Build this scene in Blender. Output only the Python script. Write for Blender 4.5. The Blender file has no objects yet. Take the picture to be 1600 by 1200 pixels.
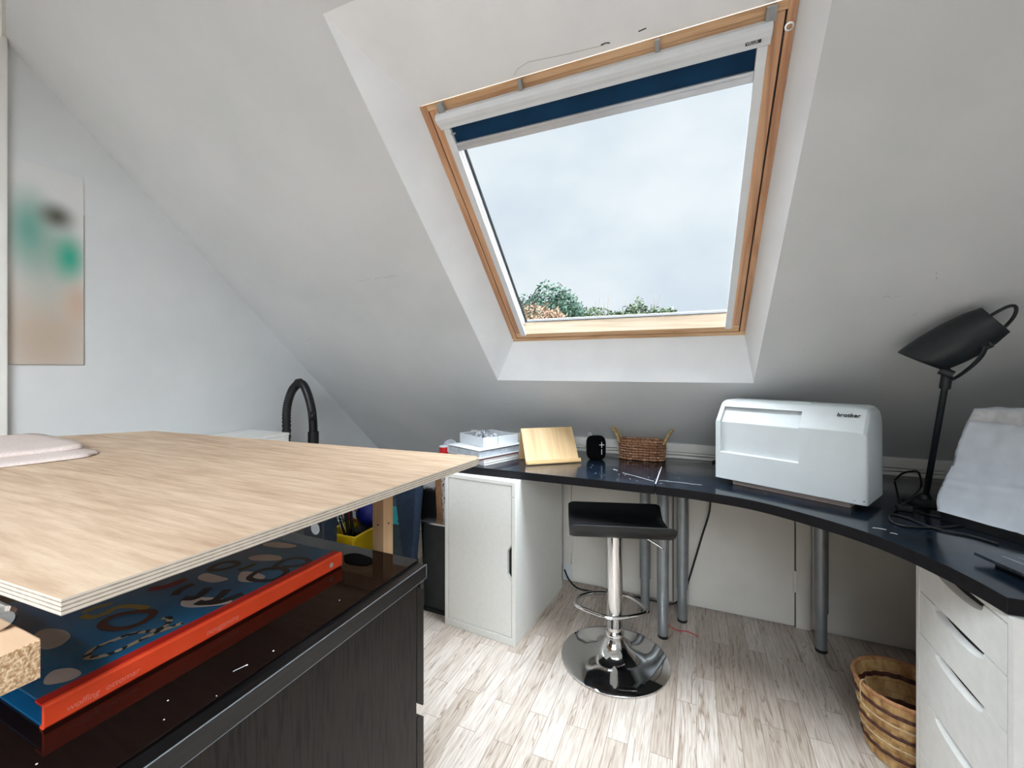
import bpy, bmesh, math, random
from math import sin, cos, pi, radians, sqrt
from mathutils import Vector, Matrix, noise as mnoise

random.seed(7)
sc = bpy.context.scene
COL = sc.collection

# ------------------------------------------------------------------ camera
cd = bpy.data.cameras.new('camera')
cam = bpy.data.objects.new('camera', cd)
COL.objects.link(cam)
cam.location = (0, 0, 1.216)
cam.rotation_euler = (radians(90), 0, math.atan2(665, 1536))
cd.sensor_width = 36
cd.lens = 36 * 665 / 1600
cd.shift_y = -23 / 1600
cd.clip_start = 0.02
cd.clip_end = 300
sc.camera = cam
sc.view_settings.view_transform = 'Standard'
sc.view_settings.look = 'None'
sc.view_settings.gamma = 1
sc.view_settings.exposure = 0.12
sc.view_settings.use_curve_mapping = False

# ------------------------------------------------------------------ sky
w = bpy.data.worlds.new('overcast_sky')
sc.world = w
w.use_nodes = True
nt = w.node_tree
N, Lk = nt.nodes, nt.links
N.clear()
out = N.new('ShaderNodeOutputWorld')
bg = N.new('ShaderNodeBackground')
Lk.new(bg.outputs[0], out.inputs[0])
tc = N.new('ShaderNodeTexCoord')
mp = N.new('ShaderNodeMapping')
mp.inputs['Scale'].default_value = (1.5, 1.5, 2.8)
Lk.new(tc.outputs['Generated'], mp.inputs[0])
nz = N.new('ShaderNodeTexNoise')
nz.inputs['Scale'].default_value = 1.7
nz.inputs['Detail'].default_value = 5
nz.inputs['Roughness'].default_value = 0.5
Lk.new(mp.outputs[0], nz.inputs['Vector'])
cr = N.new('ShaderNodeValToRGB')
cr.color_ramp.elements[0].position = 0.36
cr.color_ramp.elements[0].color = (0.68, 0.76, 0.86, 1)
cr.color_ramp.elements[1].position = 0.64
cr.color_ramp.elements[1].color = (0.86, 0.91, 0.96, 1)
Lk.new(nz.outputs[0], cr.inputs[0])
Lk.new(cr.outputs[0], bg.inputs[0])
# overcast sky: brighter towards the zenith and round the veiled sun behind the house
sx = N.new('ShaderNodeSeparateXYZ')
Lk.new(tc.outputs['Generated'], sx.inputs[0])
mr = N.new('ShaderNodeMapRange')
mr.inputs['From Min'].default_value = 0.60
mr.inputs['From Max'].default_value = 0.95
mr.inputs['To Min'].default_value = 0.97
mr.inputs['To Max'].default_value = 24.0
Lk.new(sx.outputs['Z'], mr.inputs['Value'])
dt = N.new('ShaderNodeVectorMath')
dt.operation = 'DOT_PRODUCT'
dt.inputs[1].default_value = Vector((0.50, -0.45, 0.74)).normalized()
Lk.new(tc.outputs['Generated'], dt.inputs[0])
m2 = N.new('ShaderNodeMapRange')
m2.inputs['From Min'].default_value = 0.60
m2.inputs['From Max'].default_value = 1.0
m2.inputs['To Min'].default_value = 0.0
m2.inputs['To Max'].default_value = 27.0
Lk.new(dt.outputs['Value'], m2.inputs['Value'])
ad = N.new('ShaderNodeMath')
ad.operation = 'ADD'
Lk.new(mr.outputs[0], ad.inputs[0])
Lk.new(m2.outputs[0], ad.inputs[1])
Lk.new(ad.outputs[0], bg.inputs[1])

# window portals only help the renderer find the sky through the openings
def portal(name, loc, rot, sx_, sy_):
    l = bpy.data.lights.new(name, 'AREA')
    l.shape = 'RECTANGLE'
    l.size = sx_
    l.size_y = sy_
    l.cycles.is_portal = True
    o = bpy.data.objects.new(name, l)
    o.location = loc
    o.rotation_euler = rot
    COL.objects.link(o)
    return o
TH = math.atan2(0.6772, -0.7358)       # window plane: local y runs up the roof slope, local z into the room
portal('skylight_portal', (-0.3265, 1.60, 1.76), (TH + pi, 0, 0), 1.1, 1.15)
portal('fill_window_portal', (-0.10, -1.62, 2.12), (-(pi / 2 - 0.7440) + radians(0), 0, 0), 2.3, 1.5)

# ================================================================== helpers
MATS = {}
def rgb(r, g, b):
    f = lambda c: (c / 255 / 12.92) if c / 255 <= 0.04045 else ((c / 255 + 0.055) / 1.055) ** 2.4
    return (f(r), f(g), f(b), 1)

def base_mat(name, col=(200, 200, 200), rough=0.5, metal=0.0, spec=0.5):
    m = bpy.data.materials.new(name)
    m.use_nodes = True
    b = m.node_tree.nodes['Principled BSDF']
    b.inputs['Base Color'].default_value = rgb(*col)
    b.inputs['Roughness'].default_value = rough
    b.inputs['Metallic'].default_value = metal
    b.inputs['Specular IOR Level'].default_value = spec
    MATS[name] = m
    return m, m.node_tree.nodes, m.node_tree.links, b

def add_noise(m, c1, c2, scale=(1, 1, 1), nscale=8, detail=4, rough=0.55, lo=0.35, hi=0.65, bump=0.0, bdist=0.001, coord='Object', dist=0.0, rvar=None):
    n, l = m.node_tree.nodes, m.node_tree.links
    b = n['Principled BSDF']
    t = n.new('ShaderNodeTexCoord')
    p = n.new('ShaderNodeMapping')
    p.inputs['Scale'].default_value = scale
    l.new(t.outputs[coord], p.inputs[0])
    z = n.new('ShaderNodeTexNoise')
    z.inputs['Scale'].default_value = nscale
    z.inputs['Detail'].default_value = detail
    z.inputs['Roughness'].default_value = rough
    z.inputs['Distortion'].default_value = dist
    l.new(p.outputs[0], z.inputs['Vector'])
    r = n.new('ShaderNodeValToRGB')
    r.color_ramp.elements[0].position = lo
    r.color_ramp.elements[1].position = hi
    r.color_ramp.elements[0].color = rgb(*c1)
    r.color_ramp.elements[1].color = rgb(*c2)
    l.new(z.outputs[0], r.inputs[0])
    l.new(r.outputs[0], b.inputs['Base Color'])
    if bump:
        bp = n.new('ShaderNodeBump')
        bp.inputs['Strength'].default_value = bump
        bp.inputs['Distance'].default_value = bdist
        l.new(z.outputs[0], bp.inputs['Height'])
        l.new(bp.outputs[0], b.inputs['Normal'])
    if rvar:
        q = n.new('ShaderNodeMapRange')
        q.inputs['To Min'].default_value = rvar[0]
        q.inputs['To Max'].default_value = rvar[1]
        l.new(z.outputs[0], q.inputs['Value'])
        l.new(q.outputs[0], b.inputs['Roughness'])
    return m

def simple(name, col, rough=0.5, metal=0.0, spec=0.5, var=6, nscale=20, bump=0.0, bdist=0.0005):
    """plain colour with a faint procedural unevenness"""
    m, *_ = base_mat(name, col, rough, metal, spec)
    c1 = tuple(max(0, c - var) for c in col)
    c2 = tuple(min(255, c + var) for c in col)
    add_noise(m, c1, c2, nscale=nscale, bump=bump, bdist=bdist)
    return m

def wood(name, c1, c2, along='x', rough=0.55, fine=60, stretch=0.06, lo=0.3, hi=0.7, bump=0.15, ring=True):
    m, n, l, b = base_mat(name, c1, rough)
    t = n.new('ShaderNodeTexCoord')
    p = n.new('ShaderNodeMapping')
    s = {'x': (stretch, 1, 1), 'y': (1, stretch, 1), 'z': (1, 1, stretch), 'yz': (1, stretch, stretch)}[along]
    p.inputs['Scale'].default_value = s
    l.new(t.outputs['Object'], p.inputs[0])
    z = n.new('ShaderNodeTexNoise')
    z.inputs['Scale'].default_value = fine
    z.inputs['Detail'].default_value = 6
    z.inputs['Roughness'].default_value = 0.65
    l.new(p.outputs[0], z.inputs['Vector'])
    z2 = n.new('ShaderNodeTexNoise')
    z2.inputs['Scale'].default_value = fine * 0.14
    z2.inputs['Detail'].default_value = 3
    z2.inputs['Distortion'].default_value = 1.2
    l.new(p.outputs[0], z2.inputs['Vector'])
    if ring:
        mm = n.new('ShaderNodeMath'); mm.operation = 'MULTIPLY'; mm.inputs[1].default_value = 14
        l.new(z2.outputs[0], mm.inputs[0])
        fr = n.new('ShaderNodeMath'); fr.operation = 'PINGPONG'; fr.inputs[1].default_value = 1
        l.new(mm.outputs[0], fr.inputs[0])
        mx = n.new('ShaderNodeMath'); mx.operation = 'MULTIPLY_ADD'; mx.inputs[1].default_value = 0.35
        l.new(fr.outputs[0], mx.inputs[0])
        ml = n.new('ShaderNodeMath'); ml.operation = 'MULTIPLY'; ml.inputs[1].default_value = 0.65
        l.new(z.outputs[0], ml.inputs[0]); l.new(ml.outputs[0], mx.inputs[2])
        src = mx.outputs[0]
    else:
        mx = n.new('ShaderNodeMix'); mx.data_type = 'FLOAT'; mx.inputs[0].default_value = 0.4
        l.new(z.outputs[0], mx.inputs[2]); l.new(z2.outputs[0], mx.inputs[3])
        src = mx.outputs[0]
    r = n.new('ShaderNodeValToRGB')
    r.color_ramp.elements[0].position = lo
    r.color_ramp.elements[1].position = hi
    r.color_ramp.elements[0].color = rgb(*c1)
    r.color_ramp.elements[1].color = rgb(*c2)
    l.new(src, r.inputs[0])
    l.new(r.outputs[0], b.inputs['Base Color'])
    bp = n.new('ShaderNodeBump')
    bp.inputs['Strength'].default_value = bump
    bp.inputs['Distance'].default_value = 0.0006
    l.new(src, bp.inputs['Height']); l.new(bp.outputs[0], b.inputs['Normal'])
    return m

TAPER = [False]
class MB:
    """collects shapes, then links them as ONE mesh object"""
    def __init__(s):
        s.v = []; s.f = []; s.m = []; s.mi = 0
    def add(s, vs, fs):
        o = len(s.v)
        s.v += [tuple(v) for v in vs]
        for f in fs:
            s.f.append(tuple(i + o for i in f)); s.m.append(s.mi)
        return s
    def box(s, x0, x1, y0, y1, z0, z1):
        vs = [(x, y, z) for z in (z0, z1) for y in (y0, y1) for x in (x0, x1)]
        return s.add(vs, [(0, 2, 3, 1), (4, 5, 7, 6), (0, 1, 5, 4), (2, 6, 7, 3), (0, 4, 6, 2), (1, 3, 7, 5)])
    def prism(s, poly, z0, z1):
        """poly = [(x,y)] counter-clockwise, extruded along z"""
        n = len(poly)
        vs = [(x, y, z0) for x, y in poly] + [(x, y, z1) for x, y in poly]
        fs = [tuple(range(n - 1, -1, -1)), tuple(range(n, 2 * n))]
        fs += [(i, (i + 1) % n, n + (i + 1) % n, n + i) for i in range(n)]
        return s.add(vs, fs)
    def loft(s, loops, caps=True, closed=False):
        n = len(loops[0]); vs = [p for L in loops for p in L]; fs = []
        k = len(loops)
        for j in range(k - (0 if closed else 1)):
            a, b = j * n, ((j + 1) % k) * n
            for i in range(n):
                i2 = (i + 1) % n
                fs.append((a + i, a + i2, b + i2, b + i))
        if caps and not closed:
            fs.append(tuple(range(n - 1, -1, -1)))
            fs.append(tuple(range((k - 1) * n, k * n)))
        return s.add(vs, fs)
    def lathe(s, prof, n=48, c=(0, 0), z=0):
        """prof = [(r,z)]"""
        loops = [[(c[0] + r * cos(2 * pi * i / n), c[1] + r * sin(2 * pi * i / n), z + h) for i in range(n)] for r, h in prof]
        return s.loft(loops)
    def cyl(s, p0, p1, r0, r1=None, n=20):
        return s.tube([p0, p1], [r0, r0 if r1 is None else r1], n)
    def tube(s, pts, r, n=10, closed=False, flat=None):
        pts = [Vector(p) for p in pts]
        k = len(pts)
        rs = r if isinstance(r, (list, tuple)) else [r] * k
        loops = []; up = None
        for i in range(k):
            if closed:
                t = pts[(i + 1) % k] - pts[i - 1]
            else:
                t = pts[min(i + 1, k - 1)] - pts[max(i - 1, 0)]
            t.normalize()
            if up is None:
                up = Vector((0, 0, 1)) if abs(t.z) < 0.9 else Vector((1, 0, 0))
            sd = t.cross(up)
            if sd.length < 1e-5: sd = t.orthogonal()
            sd.normalize(); up = sd.cross(t).normalized()
            fz = flat if flat else 1
            loops.append([tuple(pts[i] + sd * cos(a) * rs[i] + up * sin(a) * rs[i] * fz) for a in [2 * pi * q / n for q in range(n)]])
        return s.loft(loops, closed=closed)
    def grid(s, fn, nu, nv, thick=None):
        vs = [fn(i / nu, j / nv) for j in range(nv + 1) for i in range(nu + 1)]
        fs = [(j * (nu + 1) + i, j * (nu + 1) + i + 1, (j + 1) * (nu + 1) + i + 1, (j + 1) * (nu + 1) + i) for j in range(nv) for i in range(nu)]
        return s.add(vs, fs)
    def xform(s, M):
        s.v = [tuple(M @ Vector(v)) for v in s.v]; return s
    def build(s, name, mat=None, parent=None, local=False, bevel=0, seg=2, smooth=False, sub=0, fix=True):
        off = Vector((0, 0, 0))
        if parent is not None and not local:
            p = parent
            while p is not None:
                off += p.location; p = p.parent
        me = bpy.data.meshes.new(name)
        me.from_pydata([tuple(Vector(v) - off) for v in s.v], [], s.f)
        if TAPER[0]:
            for vv in me.vertices:
                vv.co.x += (vv.co.x + .853) / 1.056 * (-.020 + .041 * vv.co.y / 1.091)
        mats = mat if isinstance(mat, (list, tuple)) else [mat]
        for m in mats:
            if m is not None: me.materials.append(MATS[m] if isinstance(m, str) else m)
        for p, i in zip(me.polygons, s.m): p.material_index = i
        if fix:
            bm = bmesh.new(); bm.from_mesh(me)
            bmesh.ops.recalc_face_normals(bm, faces=bm.faces)
            bm.to_mesh(me); bm.free()
        if smooth:
            me.polygons.foreach_set('use_smooth', [True] * len(me.polygons))
        o = bpy.data.objects.new(name, me)
        COL.objects.link(o)
        if parent is not None: o.parent = parent
        if bevel:
            b = o.modifiers.new('bevel', 'BEVEL'); b.width = bevel; b.segments = seg; b.limit_method = 'ANGLE'; b.angle_limit = radians(40)
            b.harden_normals = False
        if sub:
            q = o.modifiers.new('sub', 'SUBSURF'); q.levels = sub; q.render_levels = sub
        if smooth and smooth != 'all':
            me.polygons.foreach_set('use_smooth', [True] * len(me.polygons))
            try:
                me.set_sharp_from_angle(angle=radians(smooth if isinstance(smooth, (int, float)) and smooth > 1 else 40))
            except Exception: pass
        return o

def thing(name, label, cat, loc=(0, 0, 0), rotz=0, group=None):
    o = bpy.data.objects.new(name, None)
    COL.objects.link(o)
    o.empty_display_size = 0.05
    o.location = loc
    o.rotation_euler = (0, 0, rotz)
    o['label'] = label; o['category'] = cat
    if group: o['group'] = group
    return o
def tag(o, label, cat, group=None):
    o['label'] = label; o['category'] = cat
    if group: o['group'] = group
    return o
def structure(o):
    o['kind'] = 'structure'; return o

def spline(pts, k=6, closed=False):
    pts = [Vector(p) for p in pts]; n = len(pts); outp = []
    rng = range(n if closed else n - 1)
    for i in rng:
        p0 = pts[i - 1] if (closed or i > 0) else pts[0] * 2 - pts[1]
        p1 = pts[i]; p2 = pts[(i + 1) % n]
        p3 = pts[(i + 2) % n] if (closed or i + 2 < n) else p2 * 2 - p1
        for q in range(k):
            t = q / k
            outp.append(0.5 * ((2 * p1) + (p2 - p0) * t + (2 * p0 - 5 * p1 + 4 * p2 - p3) * t * t + (3 * p1 - p0 - 3 * p2 + p3) * t ** 3))
    if not closed: outp.append(pts[-1])
    return outp

def text_mesh(name, body, size, mat, parent, loc, rot, extrude=0.0003, shear=0.0, space=1.0, local=True, bold=0.0):
    cu = bpy.data.curves.new(name, 'FONT')
    cu.body = body; cu.size = size; cu.extrude = extrude; cu.shear = shear; cu.space_character = space; cu.offset = bold
    cu.align_x = 'LEFT'
    tmp = bpy.data.objects.new('tmp_text', cu)
    COL.objects.link(tmp)
    bpy.context.view_layer.update()
    me = bpy.data.meshes.new_from_object(tmp.evaluated_get(bpy.context.evaluated_depsgraph_get()))
    bpy.data.objects.remove(tmp); bpy.data.curves.remove(cu)
    me.materials.clear(); me.materials.append(MATS[mat])
    me.name = name
    o = bpy.data.objects.new(name, me)
    COL.objects.link(o); o.parent = parent; o.location = loc
    if isinstance(rot, Matrix): o.rotation_euler = rot.to_euler()
    else: o.rotation_euler = rot
    return o

# ================================================================== materials
m, *_ = base_mat('wall_paint', (222, 222, 221), 0.75, spec=0.3)
add_noise(m, (207, 209, 209), (215, 216, 216), nscale=3, detail=6, bump=0.08, bdist=0.002)
m, *_ = base_mat('reveal_paint', (240, 242, 243), 0.6, spec=0.35)
add_noise(m, (236, 238, 240), (243, 245, 246), nscale=4, bump=0.05, bdist=0.001)
simple('white_gloss', (228, 226, 221), 0.4, var=3, nscale=6)
simple('door_paint', (214, 209, 200), 0.45, var=4, nscale=5)
simple('gap_dark', (70, 66, 62), 0.8)
simple('cabinet_white', (228, 227, 221), 0.42, var=2, nscale=60)
simple('cabinet_right', (232, 231, 227), 0.35, var=3, nscale=30)
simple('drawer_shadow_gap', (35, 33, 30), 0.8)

# floor: whitened oak strips running away from the camera
m, n, l, b = base_mat('oak_floor', (200, 190, 180), 0.38, spec=0.4)
t = n.new('ShaderNodeTexCoord'); mpx = n.new('ShaderNodeMapping')
mpx.inputs['Rotation'].default_value = (0, 0, radians(90))
l.new(t.outputs['Object'], mpx.inputs[0])
br = n.new('ShaderNodeTexBrick')
br.offset = 0.37; br.offset_frequency = 2; br.squash = 1
br.inputs['Scale'].default_value = 1.0
br.inputs['Brick Width'].default_value = 0.42
br.inputs['Row Height'].default_value = 0.068
br.inputs['Mortar Size'].default_value = 0.0008
br.inputs['Mortar Smooth'].default_value = 0.1
br.inputs['Color1'].default_value = (0, 0, 0, 1)
br.inputs['Color2'].default_value = (1, 1, 1, 1)
br.inputs['Mortar'].default_value = (0.5, 0.5, 0.5, 1)
l.new(mpx.outputs[0], br.inputs['Vector'])
sc1 = n.new('ShaderNodeVectorMath'); sc1.operation = 'SCALE'; sc1.inputs['Scale'].default_value = 7.0
l.new(br.outputs['Color'], sc1.inputs[0])
mg = n.new('ShaderNodeMapping'); mg.inputs['Scale'].default_value = (1.0, 0.07, 1)
l.new(t.outputs['Object'], mg.inputs[0])
av = n.new('ShaderNodeVectorMath'); av.operation = 'ADD'
l.new(mg.outputs[0], av.inputs[0]); l.new(sc1.outputs[0], av.inputs[1])
g1 = n.new('ShaderNodeTexNoise'); g1.inputs['Scale'].default_value = 26; g1.inputs['Detail'].default_value = 3; g1.inputs['Distortion'].default_value = 0.6
l.new(av.outputs[0], g1.inputs['Vector'])
mm = n.new('ShaderNodeMath'); mm.operation = 'MULTIPLY'; mm.inputs[1].default_value = 9
l.new(g1.outputs[0], mm.inputs[0])
pp = n.new('ShaderNodeMath'); pp.operation = 'PINGPONG'; pp.inputs[1].default_value = 1
l.new(mm.outputs[0], pp.inputs[0])
pw = n.new('ShaderNodeMath'); pw.operation = 'POWER'; pw.inputs[1].default_value = 0.5
l.new(pp.outputs[0], pw.inputs[0])
g2 = n.new('ShaderNodeTexNoise'); g2.inputs['Scale'].default_value = 170; g2.inputs['Detail'].default_value = 4
l.new(av.outputs[0], g2.inputs['Vector'])
r1 = n.new('ShaderNodeValToRGB')
r1.color_ramp.elements[0].position = 0.05; r1.color_ramp.elements[0].color = rgb(150, 130, 114)
r1.color_ramp.elements[1].position = 0.42; r1.color_ramp.elements[1].color = rgb(204, 193, 183)
l.new(pw.outputs[0], r1.inputs[0])
r2 = n.new('ShaderNodeValToRGB')
r2.color_ramp.elements[0].position = 0.36; r2.color_ramp.elements[0].color = (0.72, 0.68, 0.64, 1)
r2.color_ramp.elements[1].position = 0.58; r2.color_ramp.elements[1].color = (1, 1, 1, 1)
l.new(g2.outputs[0], r2.inputs[0])
mxa = n.new('ShaderNodeMix'); mxa.data_type = 'RGBA'; mxa.blend_type = 'MULTIPLY'; mxa.inputs[0].default_value = 0.8
l.new(r1.outputs[0], mxa.inputs[6]); l.new(r2.outputs[0], mxa.inputs[7])
r3 = n.new('ShaderNodeValToRGB')
r3.color_ramp.elements[0].position = 0.0; r3.color_ramp.elements[0].color = (0.78, 0.74, 0.70, 1)
r3.color_ramp.elements[1].position = 0.8; r3.color_ramp.elements[1].color = (1.0, 1.0, 1.0, 1)
l.new(br.outputs['Color'], r3.inputs[0])
mxb = n.new('ShaderNodeMix'); mxb.data_type = 'RGBA'; mxb.blend_type = 'MULTIPLY'; mxb.inputs[0].default_value = 1
l.new(mxa.outputs[2], mxb.inputs[6]); l.new(r3.outputs[0], mxb.inputs[7])
mxc = n.new('ShaderNodeMix'); mxc.data_type = 'RGBA'; mxc.blend_type = 'MULTIPLY'
l.new(br.outputs['Fac'], mxc.inputs[0]); l.new(mxb.outputs[2], mxc.inputs[6]); mxc.inputs[7].default_value = (0.42, 0.38, 0.34, 1)
l.new(mxc.outputs[2], b.inputs['Base Color'])
bp = n.new('ShaderNodeBump'); bp.inputs['Strength'].default_value = 0.15; bp.inputs['Distance'].default_value = 0.0008
l.new(g2.outputs[0], bp.inputs['Height']); l.new(bp.outputs[0], b.inputs['Normal'])

wood('pine', (186, 140, 98), (218, 178, 136), 'x', fine=70, lo=0.25, hi=0.6)
wood('pine_up', (172, 122, 88), (206, 160, 122), 'y', fine=70, lo=0.25, hi=0.6)
wood('pine_pale', (212, 186, 156), (235, 216, 192), 'x', fine=60, lo=0.2, hi=0.6)
wood('post_pine', (205, 165, 122), (228, 194, 152), 'z', fine=40, lo=0.25, hi=0.65)
wood('plywood_face', (162, 126, 98), (212, 187, 159), 'x', fine=64, stretch=0.10, lo=0.30, hi=0.62, ring=False, rough=0.6)
m, n, l, b = base_mat('plywood_edge', (190, 175, 158), 0.75)
t = n.new('ShaderNodeTexCoord'); s3 = n.new('ShaderNodeSeparateXYZ'); l.new(t.outputs['Object'], s3.inputs[0])
a1 = n.new('ShaderNodeMath'); a1.operation = 'MULTIPLY'; a1.inputs[1].default_value = 1 / 0.0024
l.new(s3.outputs['Z'], a1.inputs[0])
a2 = n.new('ShaderNodeMath'); a2.operation = 'PINGPONG'; a2.inputs[1].default_value = 1; l.new(a1.outputs[0], a2.inputs[0])
nzz = n.new('ShaderNodeTexNoise'); nzz.inputs['Scale'].default_value = 90; l.new(t.outputs['Object'], nzz.inputs['Vector'])
a3 = n.new('ShaderNodeMath'); a3.operation = 'MULTIPLY_ADD'; a3.inputs[1].default_value = 0.5; l.new(nzz.outputs[0], a3.inputs[0]); l.new(a2.outputs[0], a3.inputs[2])
rr = n.new('ShaderNodeValToRGB')
rr.color_ramp.elements[0].position = 0.45; rr.color_ramp.elements[0].color = rgb(140, 126, 112)
rr.color_ramp.elements[1].position = 0.75; rr.color_ramp.elements[1].color = rgb(200, 188, 172)
l.new(a3.outputs[0], rr.inputs[0]); l.new(rr.outputs[0], b.inputs['Base Color'])

wood('board_face', (196, 160, 128), (216, 184, 152), 'x', fine=40, ring=False)
m, *_ = base_mat('chipboard', (190, 155, 115), 0.85)
add_noise(m, (166, 126, 88), (228, 198, 160), nscale=300, detail=3, lo=0.38, hi=0.62, bump=0.7, bdist=0.002)
m, *_ = base_mat('black_brown_veneer', (24, 20, 18), 0.45, spec=0.25)
add_noise(m, (9, 8, 7), (33, 28, 25), scale=(1, 1, 0.07), nscale=210, detail=3, lo=0.36, hi=0.52, bump=0.25, bdist=0.0005)
m, *_ = base_mat('slab_veneer', (24, 20, 18), 0.32, spec=0.6)
add_noise(m, (8, 8, 9), (26, 25, 26), scale=(1, 0.05, 1), nscale=170, detail=4, lo=0.45, hi=0.7, bump=0.2, bdist=0.0004)
m, n, l, b = base_mat('dark_glass_sheet', (20, 12, 10), 0.03, spec=0.3)
m, *_ = base_mat('desk_black', (16, 19, 24), 0.16, spec=0.7)
add_noise(m, (10, 15, 21), (24, 36, 50), scale=(0.4, 1, 1), nscale=14, detail=7, rough=0.7, lo=0.35, hi=0.75, rvar=(0.02, 0.30))
m, *_ = base_mat('tablet_glass', (30, 36, 44), 0.08, spec=0.6)
add_noise(m, (26, 32, 40), (44, 52, 62), nscale=30)
simple('desk_edge', (15, 14, 17), 0.55, spec=0.2, var=4, nscale=60)
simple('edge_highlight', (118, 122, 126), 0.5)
simple('scratch_white', (200, 205, 208), 0.7)
m, *_ = base_mat('chrome', (225, 225, 225), 0.06, 1.0)
m, *_ = base_mat('steel', (200, 205, 208), 0.25, 1.0)
simple('leg_grey', (142, 146, 148), 0.4, 0.55, var=5)
simple('black_leatherette', (13, 13, 15), 0.42, spec=0.5, var=3, nscale=120, bump=0.2)
simple('black_plastic', (14, 14, 16), 0.4, var=3)
simple('black_rubber', (20, 20, 21), 0.6, var=4)
simple('matte_black', (7, 7, 8), 0.9, spec=0.1, var=2)
simple('lamp_metal', (18, 25, 30), 0.42, 0.0, 0.5, var=4, nscale=40)
simple('lamp_white_inside', (215, 215, 210), 0.5)
simple('cover_plastic', (208, 214, 216), 0.42, spec=0.45, var=2, nscale=12)
simple('cover_base', (190, 176, 170), 0.6)
simple('ink_black', (22, 24, 28), 0.5)
simple('white_fabric', (216, 222, 230), 0.85, spec=0.2, var=7, nscale=9, bump=0.2, bdist=0.002)
simple('tissue', (205, 205, 206), 0.8, var=12, nscale=30, bump=0.4, bdist=0.002)
simple('linen_cloth', (214, 198, 190), 0.95, spec=0.1, var=7, nscale=200, bump=0.3)
simple('blind_white', (222, 225, 227), 0.35, spec=0.5, var=2)
simple('blind_alu', (190, 194, 200), 0.3, 0.4, var=3)
m, *_ = base_mat('blind_navy', (12, 52, 84), 0.8, spec=0.2)
add_noise(m, (9, 44, 74), (16, 60, 94), nscale=4, detail=2)
simple('gasket', (40, 44, 46), 0.6)
simple('bracket_grey', (150, 150, 148), 0.5)
m, n, l, b = base_mat('window_glass', (255, 255, 255), 0.0)
mo = n['Material Output']
trn = n.new('ShaderNodeBsdfTransparent'); trn.inputs[0].default_value = (0.97, 0.985, 0.98, 1)
glo = n.new('ShaderNodeBsdfGlossy'); glo.inputs['Roughness'].default_value = 0.02
lw = n.new('ShaderNodeFresnel'); lw.inputs['IOR'].default_value = 1.12
mix = n.new('ShaderNodeMixShader')
l.new(lw.outputs[0], mix.inputs[0]); l.new(trn.outputs[0], mix.inputs[1]); l.new(glo.outputs[0], mix.inputs[2]); l.new(mix.outputs[0], mo.inputs[0])
wood('bamboo', (182, 144, 98), (218, 188, 142), 'yz', fine=120, stretch=0.03, lo=0.3, hi=0.7, ring=False, rough=0.45)
wood('bamboo_lip', (190, 150, 100), (222, 190, 140), 'x', fine=80, stretch=0.2, lo=0.3, hi=0.7, ring=False, rough=0.45)
simple('wicker', (182, 138, 108), 0.75, var=20, nscale=90)
m = MATS['wicker']; n, l = m.node_tree.nodes, m.node_tree.links; b = n['Principled BSDF']
_t = n.new('ShaderNodeTexCoord'); _s = n.new('ShaderNodeSeparateXYZ'); l.new(_t.outputs['Object'], _s.inputs[0])
_d = n.new('ShaderNodeMath'); _d.operation = 'ADD'; l.new(_s.outputs['X'], _d.inputs[0]); l.new(_s.outputs['Y'], _d.inputs[1])
_c = n.new('ShaderNodeCombineXYZ'); l.new(_d.outputs[0], _c.inputs[0]); l.new(_s.outputs['Z'], _c.inputs[1])
_k = n.new('ShaderNodeTexBrick'); _k.inputs['Scale'].default_value = 1; _k.inputs['Brick Width'].default_value = .021; _k.inputs['Row Height'].default_value = .0130
_k.inputs['Mortar Size'].default_value = .0028; _k.inputs['Mortar Smooth'].default_value = 1.0
_k.inputs['Color1'].default_value = (1.15, 1.1, 1.05, 1); _k.inputs['Color2'].default_value = (.75, .68, .62, 1); _k.inputs['Mortar'].default_value = (.18, .11, .08, 1)
l.new(_c.outputs[0], _k.inputs['Vector'])
_x = n.new('ShaderNodeMix'); _x.data_type = 'RGBA'; _x.blend_type = 'MULTIPLY'; _x.inputs[0].default_value = 1
_src = b.inputs['Base Color'].links[0].from_socket
l.new(_src, _x.inputs[6]); l.new(_k.outputs['Color'], _x.inputs[7]); l.new(_x.outputs[2], b.inputs['Base Color'])
simple('wicker_handle', (176, 148, 98), 0.75, var=34, nscale=90, bump=0.3)
simple('jute', (205, 186, 150), 0.9)
m, n, l, b = base_mat('splint', (206, 164, 104), 0.6)
add_noise(m, (168, 120, 70), (226, 188, 130), scale=(1, 1, 0.5), nscale=40, detail=4, lo=0.3, hi=0.65, bump=0.5, bdist=0.002)
_t = n.new('ShaderNodeTexCoord'); _s = n.new('ShaderNodeSeparateXYZ'); l.new(_t.outputs['Object'], _s.inputs[0])
_a = n.new('ShaderNodeMath'); _a.operation = 'ARCTAN2'; l.new(_s.outputs['Y'], _a.inputs[0]); l.new(_s.outputs['X'], _a.inputs[1])
_m = n.new('ShaderNodeMath'); _m.operation = 'MULTIPLY'; _m.inputs[1].default_value = 20 / pi; l.new(_a.outputs[0], _m.inputs[0])
_z = n.new('ShaderNodeMath'); _z.operation = 'MULTIPLY'; _z.inputs[1].default_value = 31.8; l.new(_s.outputs['Z'], _z.inputs[0])
_c = n.new('ShaderNodeCombineXYZ'); l.new(_m.outputs[0], _c.inputs[0]); l.new(_z.outputs[0], _c.inputs[1])
_k = n.new('ShaderNodeTexBrick'); _k.inputs['Scale'].default_value = 1; _k.inputs['Brick Width'].default_value = 2; _k.inputs['Row Height'].default_value = 1
_k.inputs['Mortar Size'].default_value = 0.05; _k.inputs['Mortar Smooth'].default_value = 1.0
_k.inputs['Color1'].default_value = (1, 1, 1, 1); _k.inputs['Color2'].default_value = (.68, .62, .55, 1); _k.inputs['Mortar'].default_value = (.5, .42, .34, 1)
l.new(_c.outputs[0], _k.inputs['Vector'])
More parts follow.
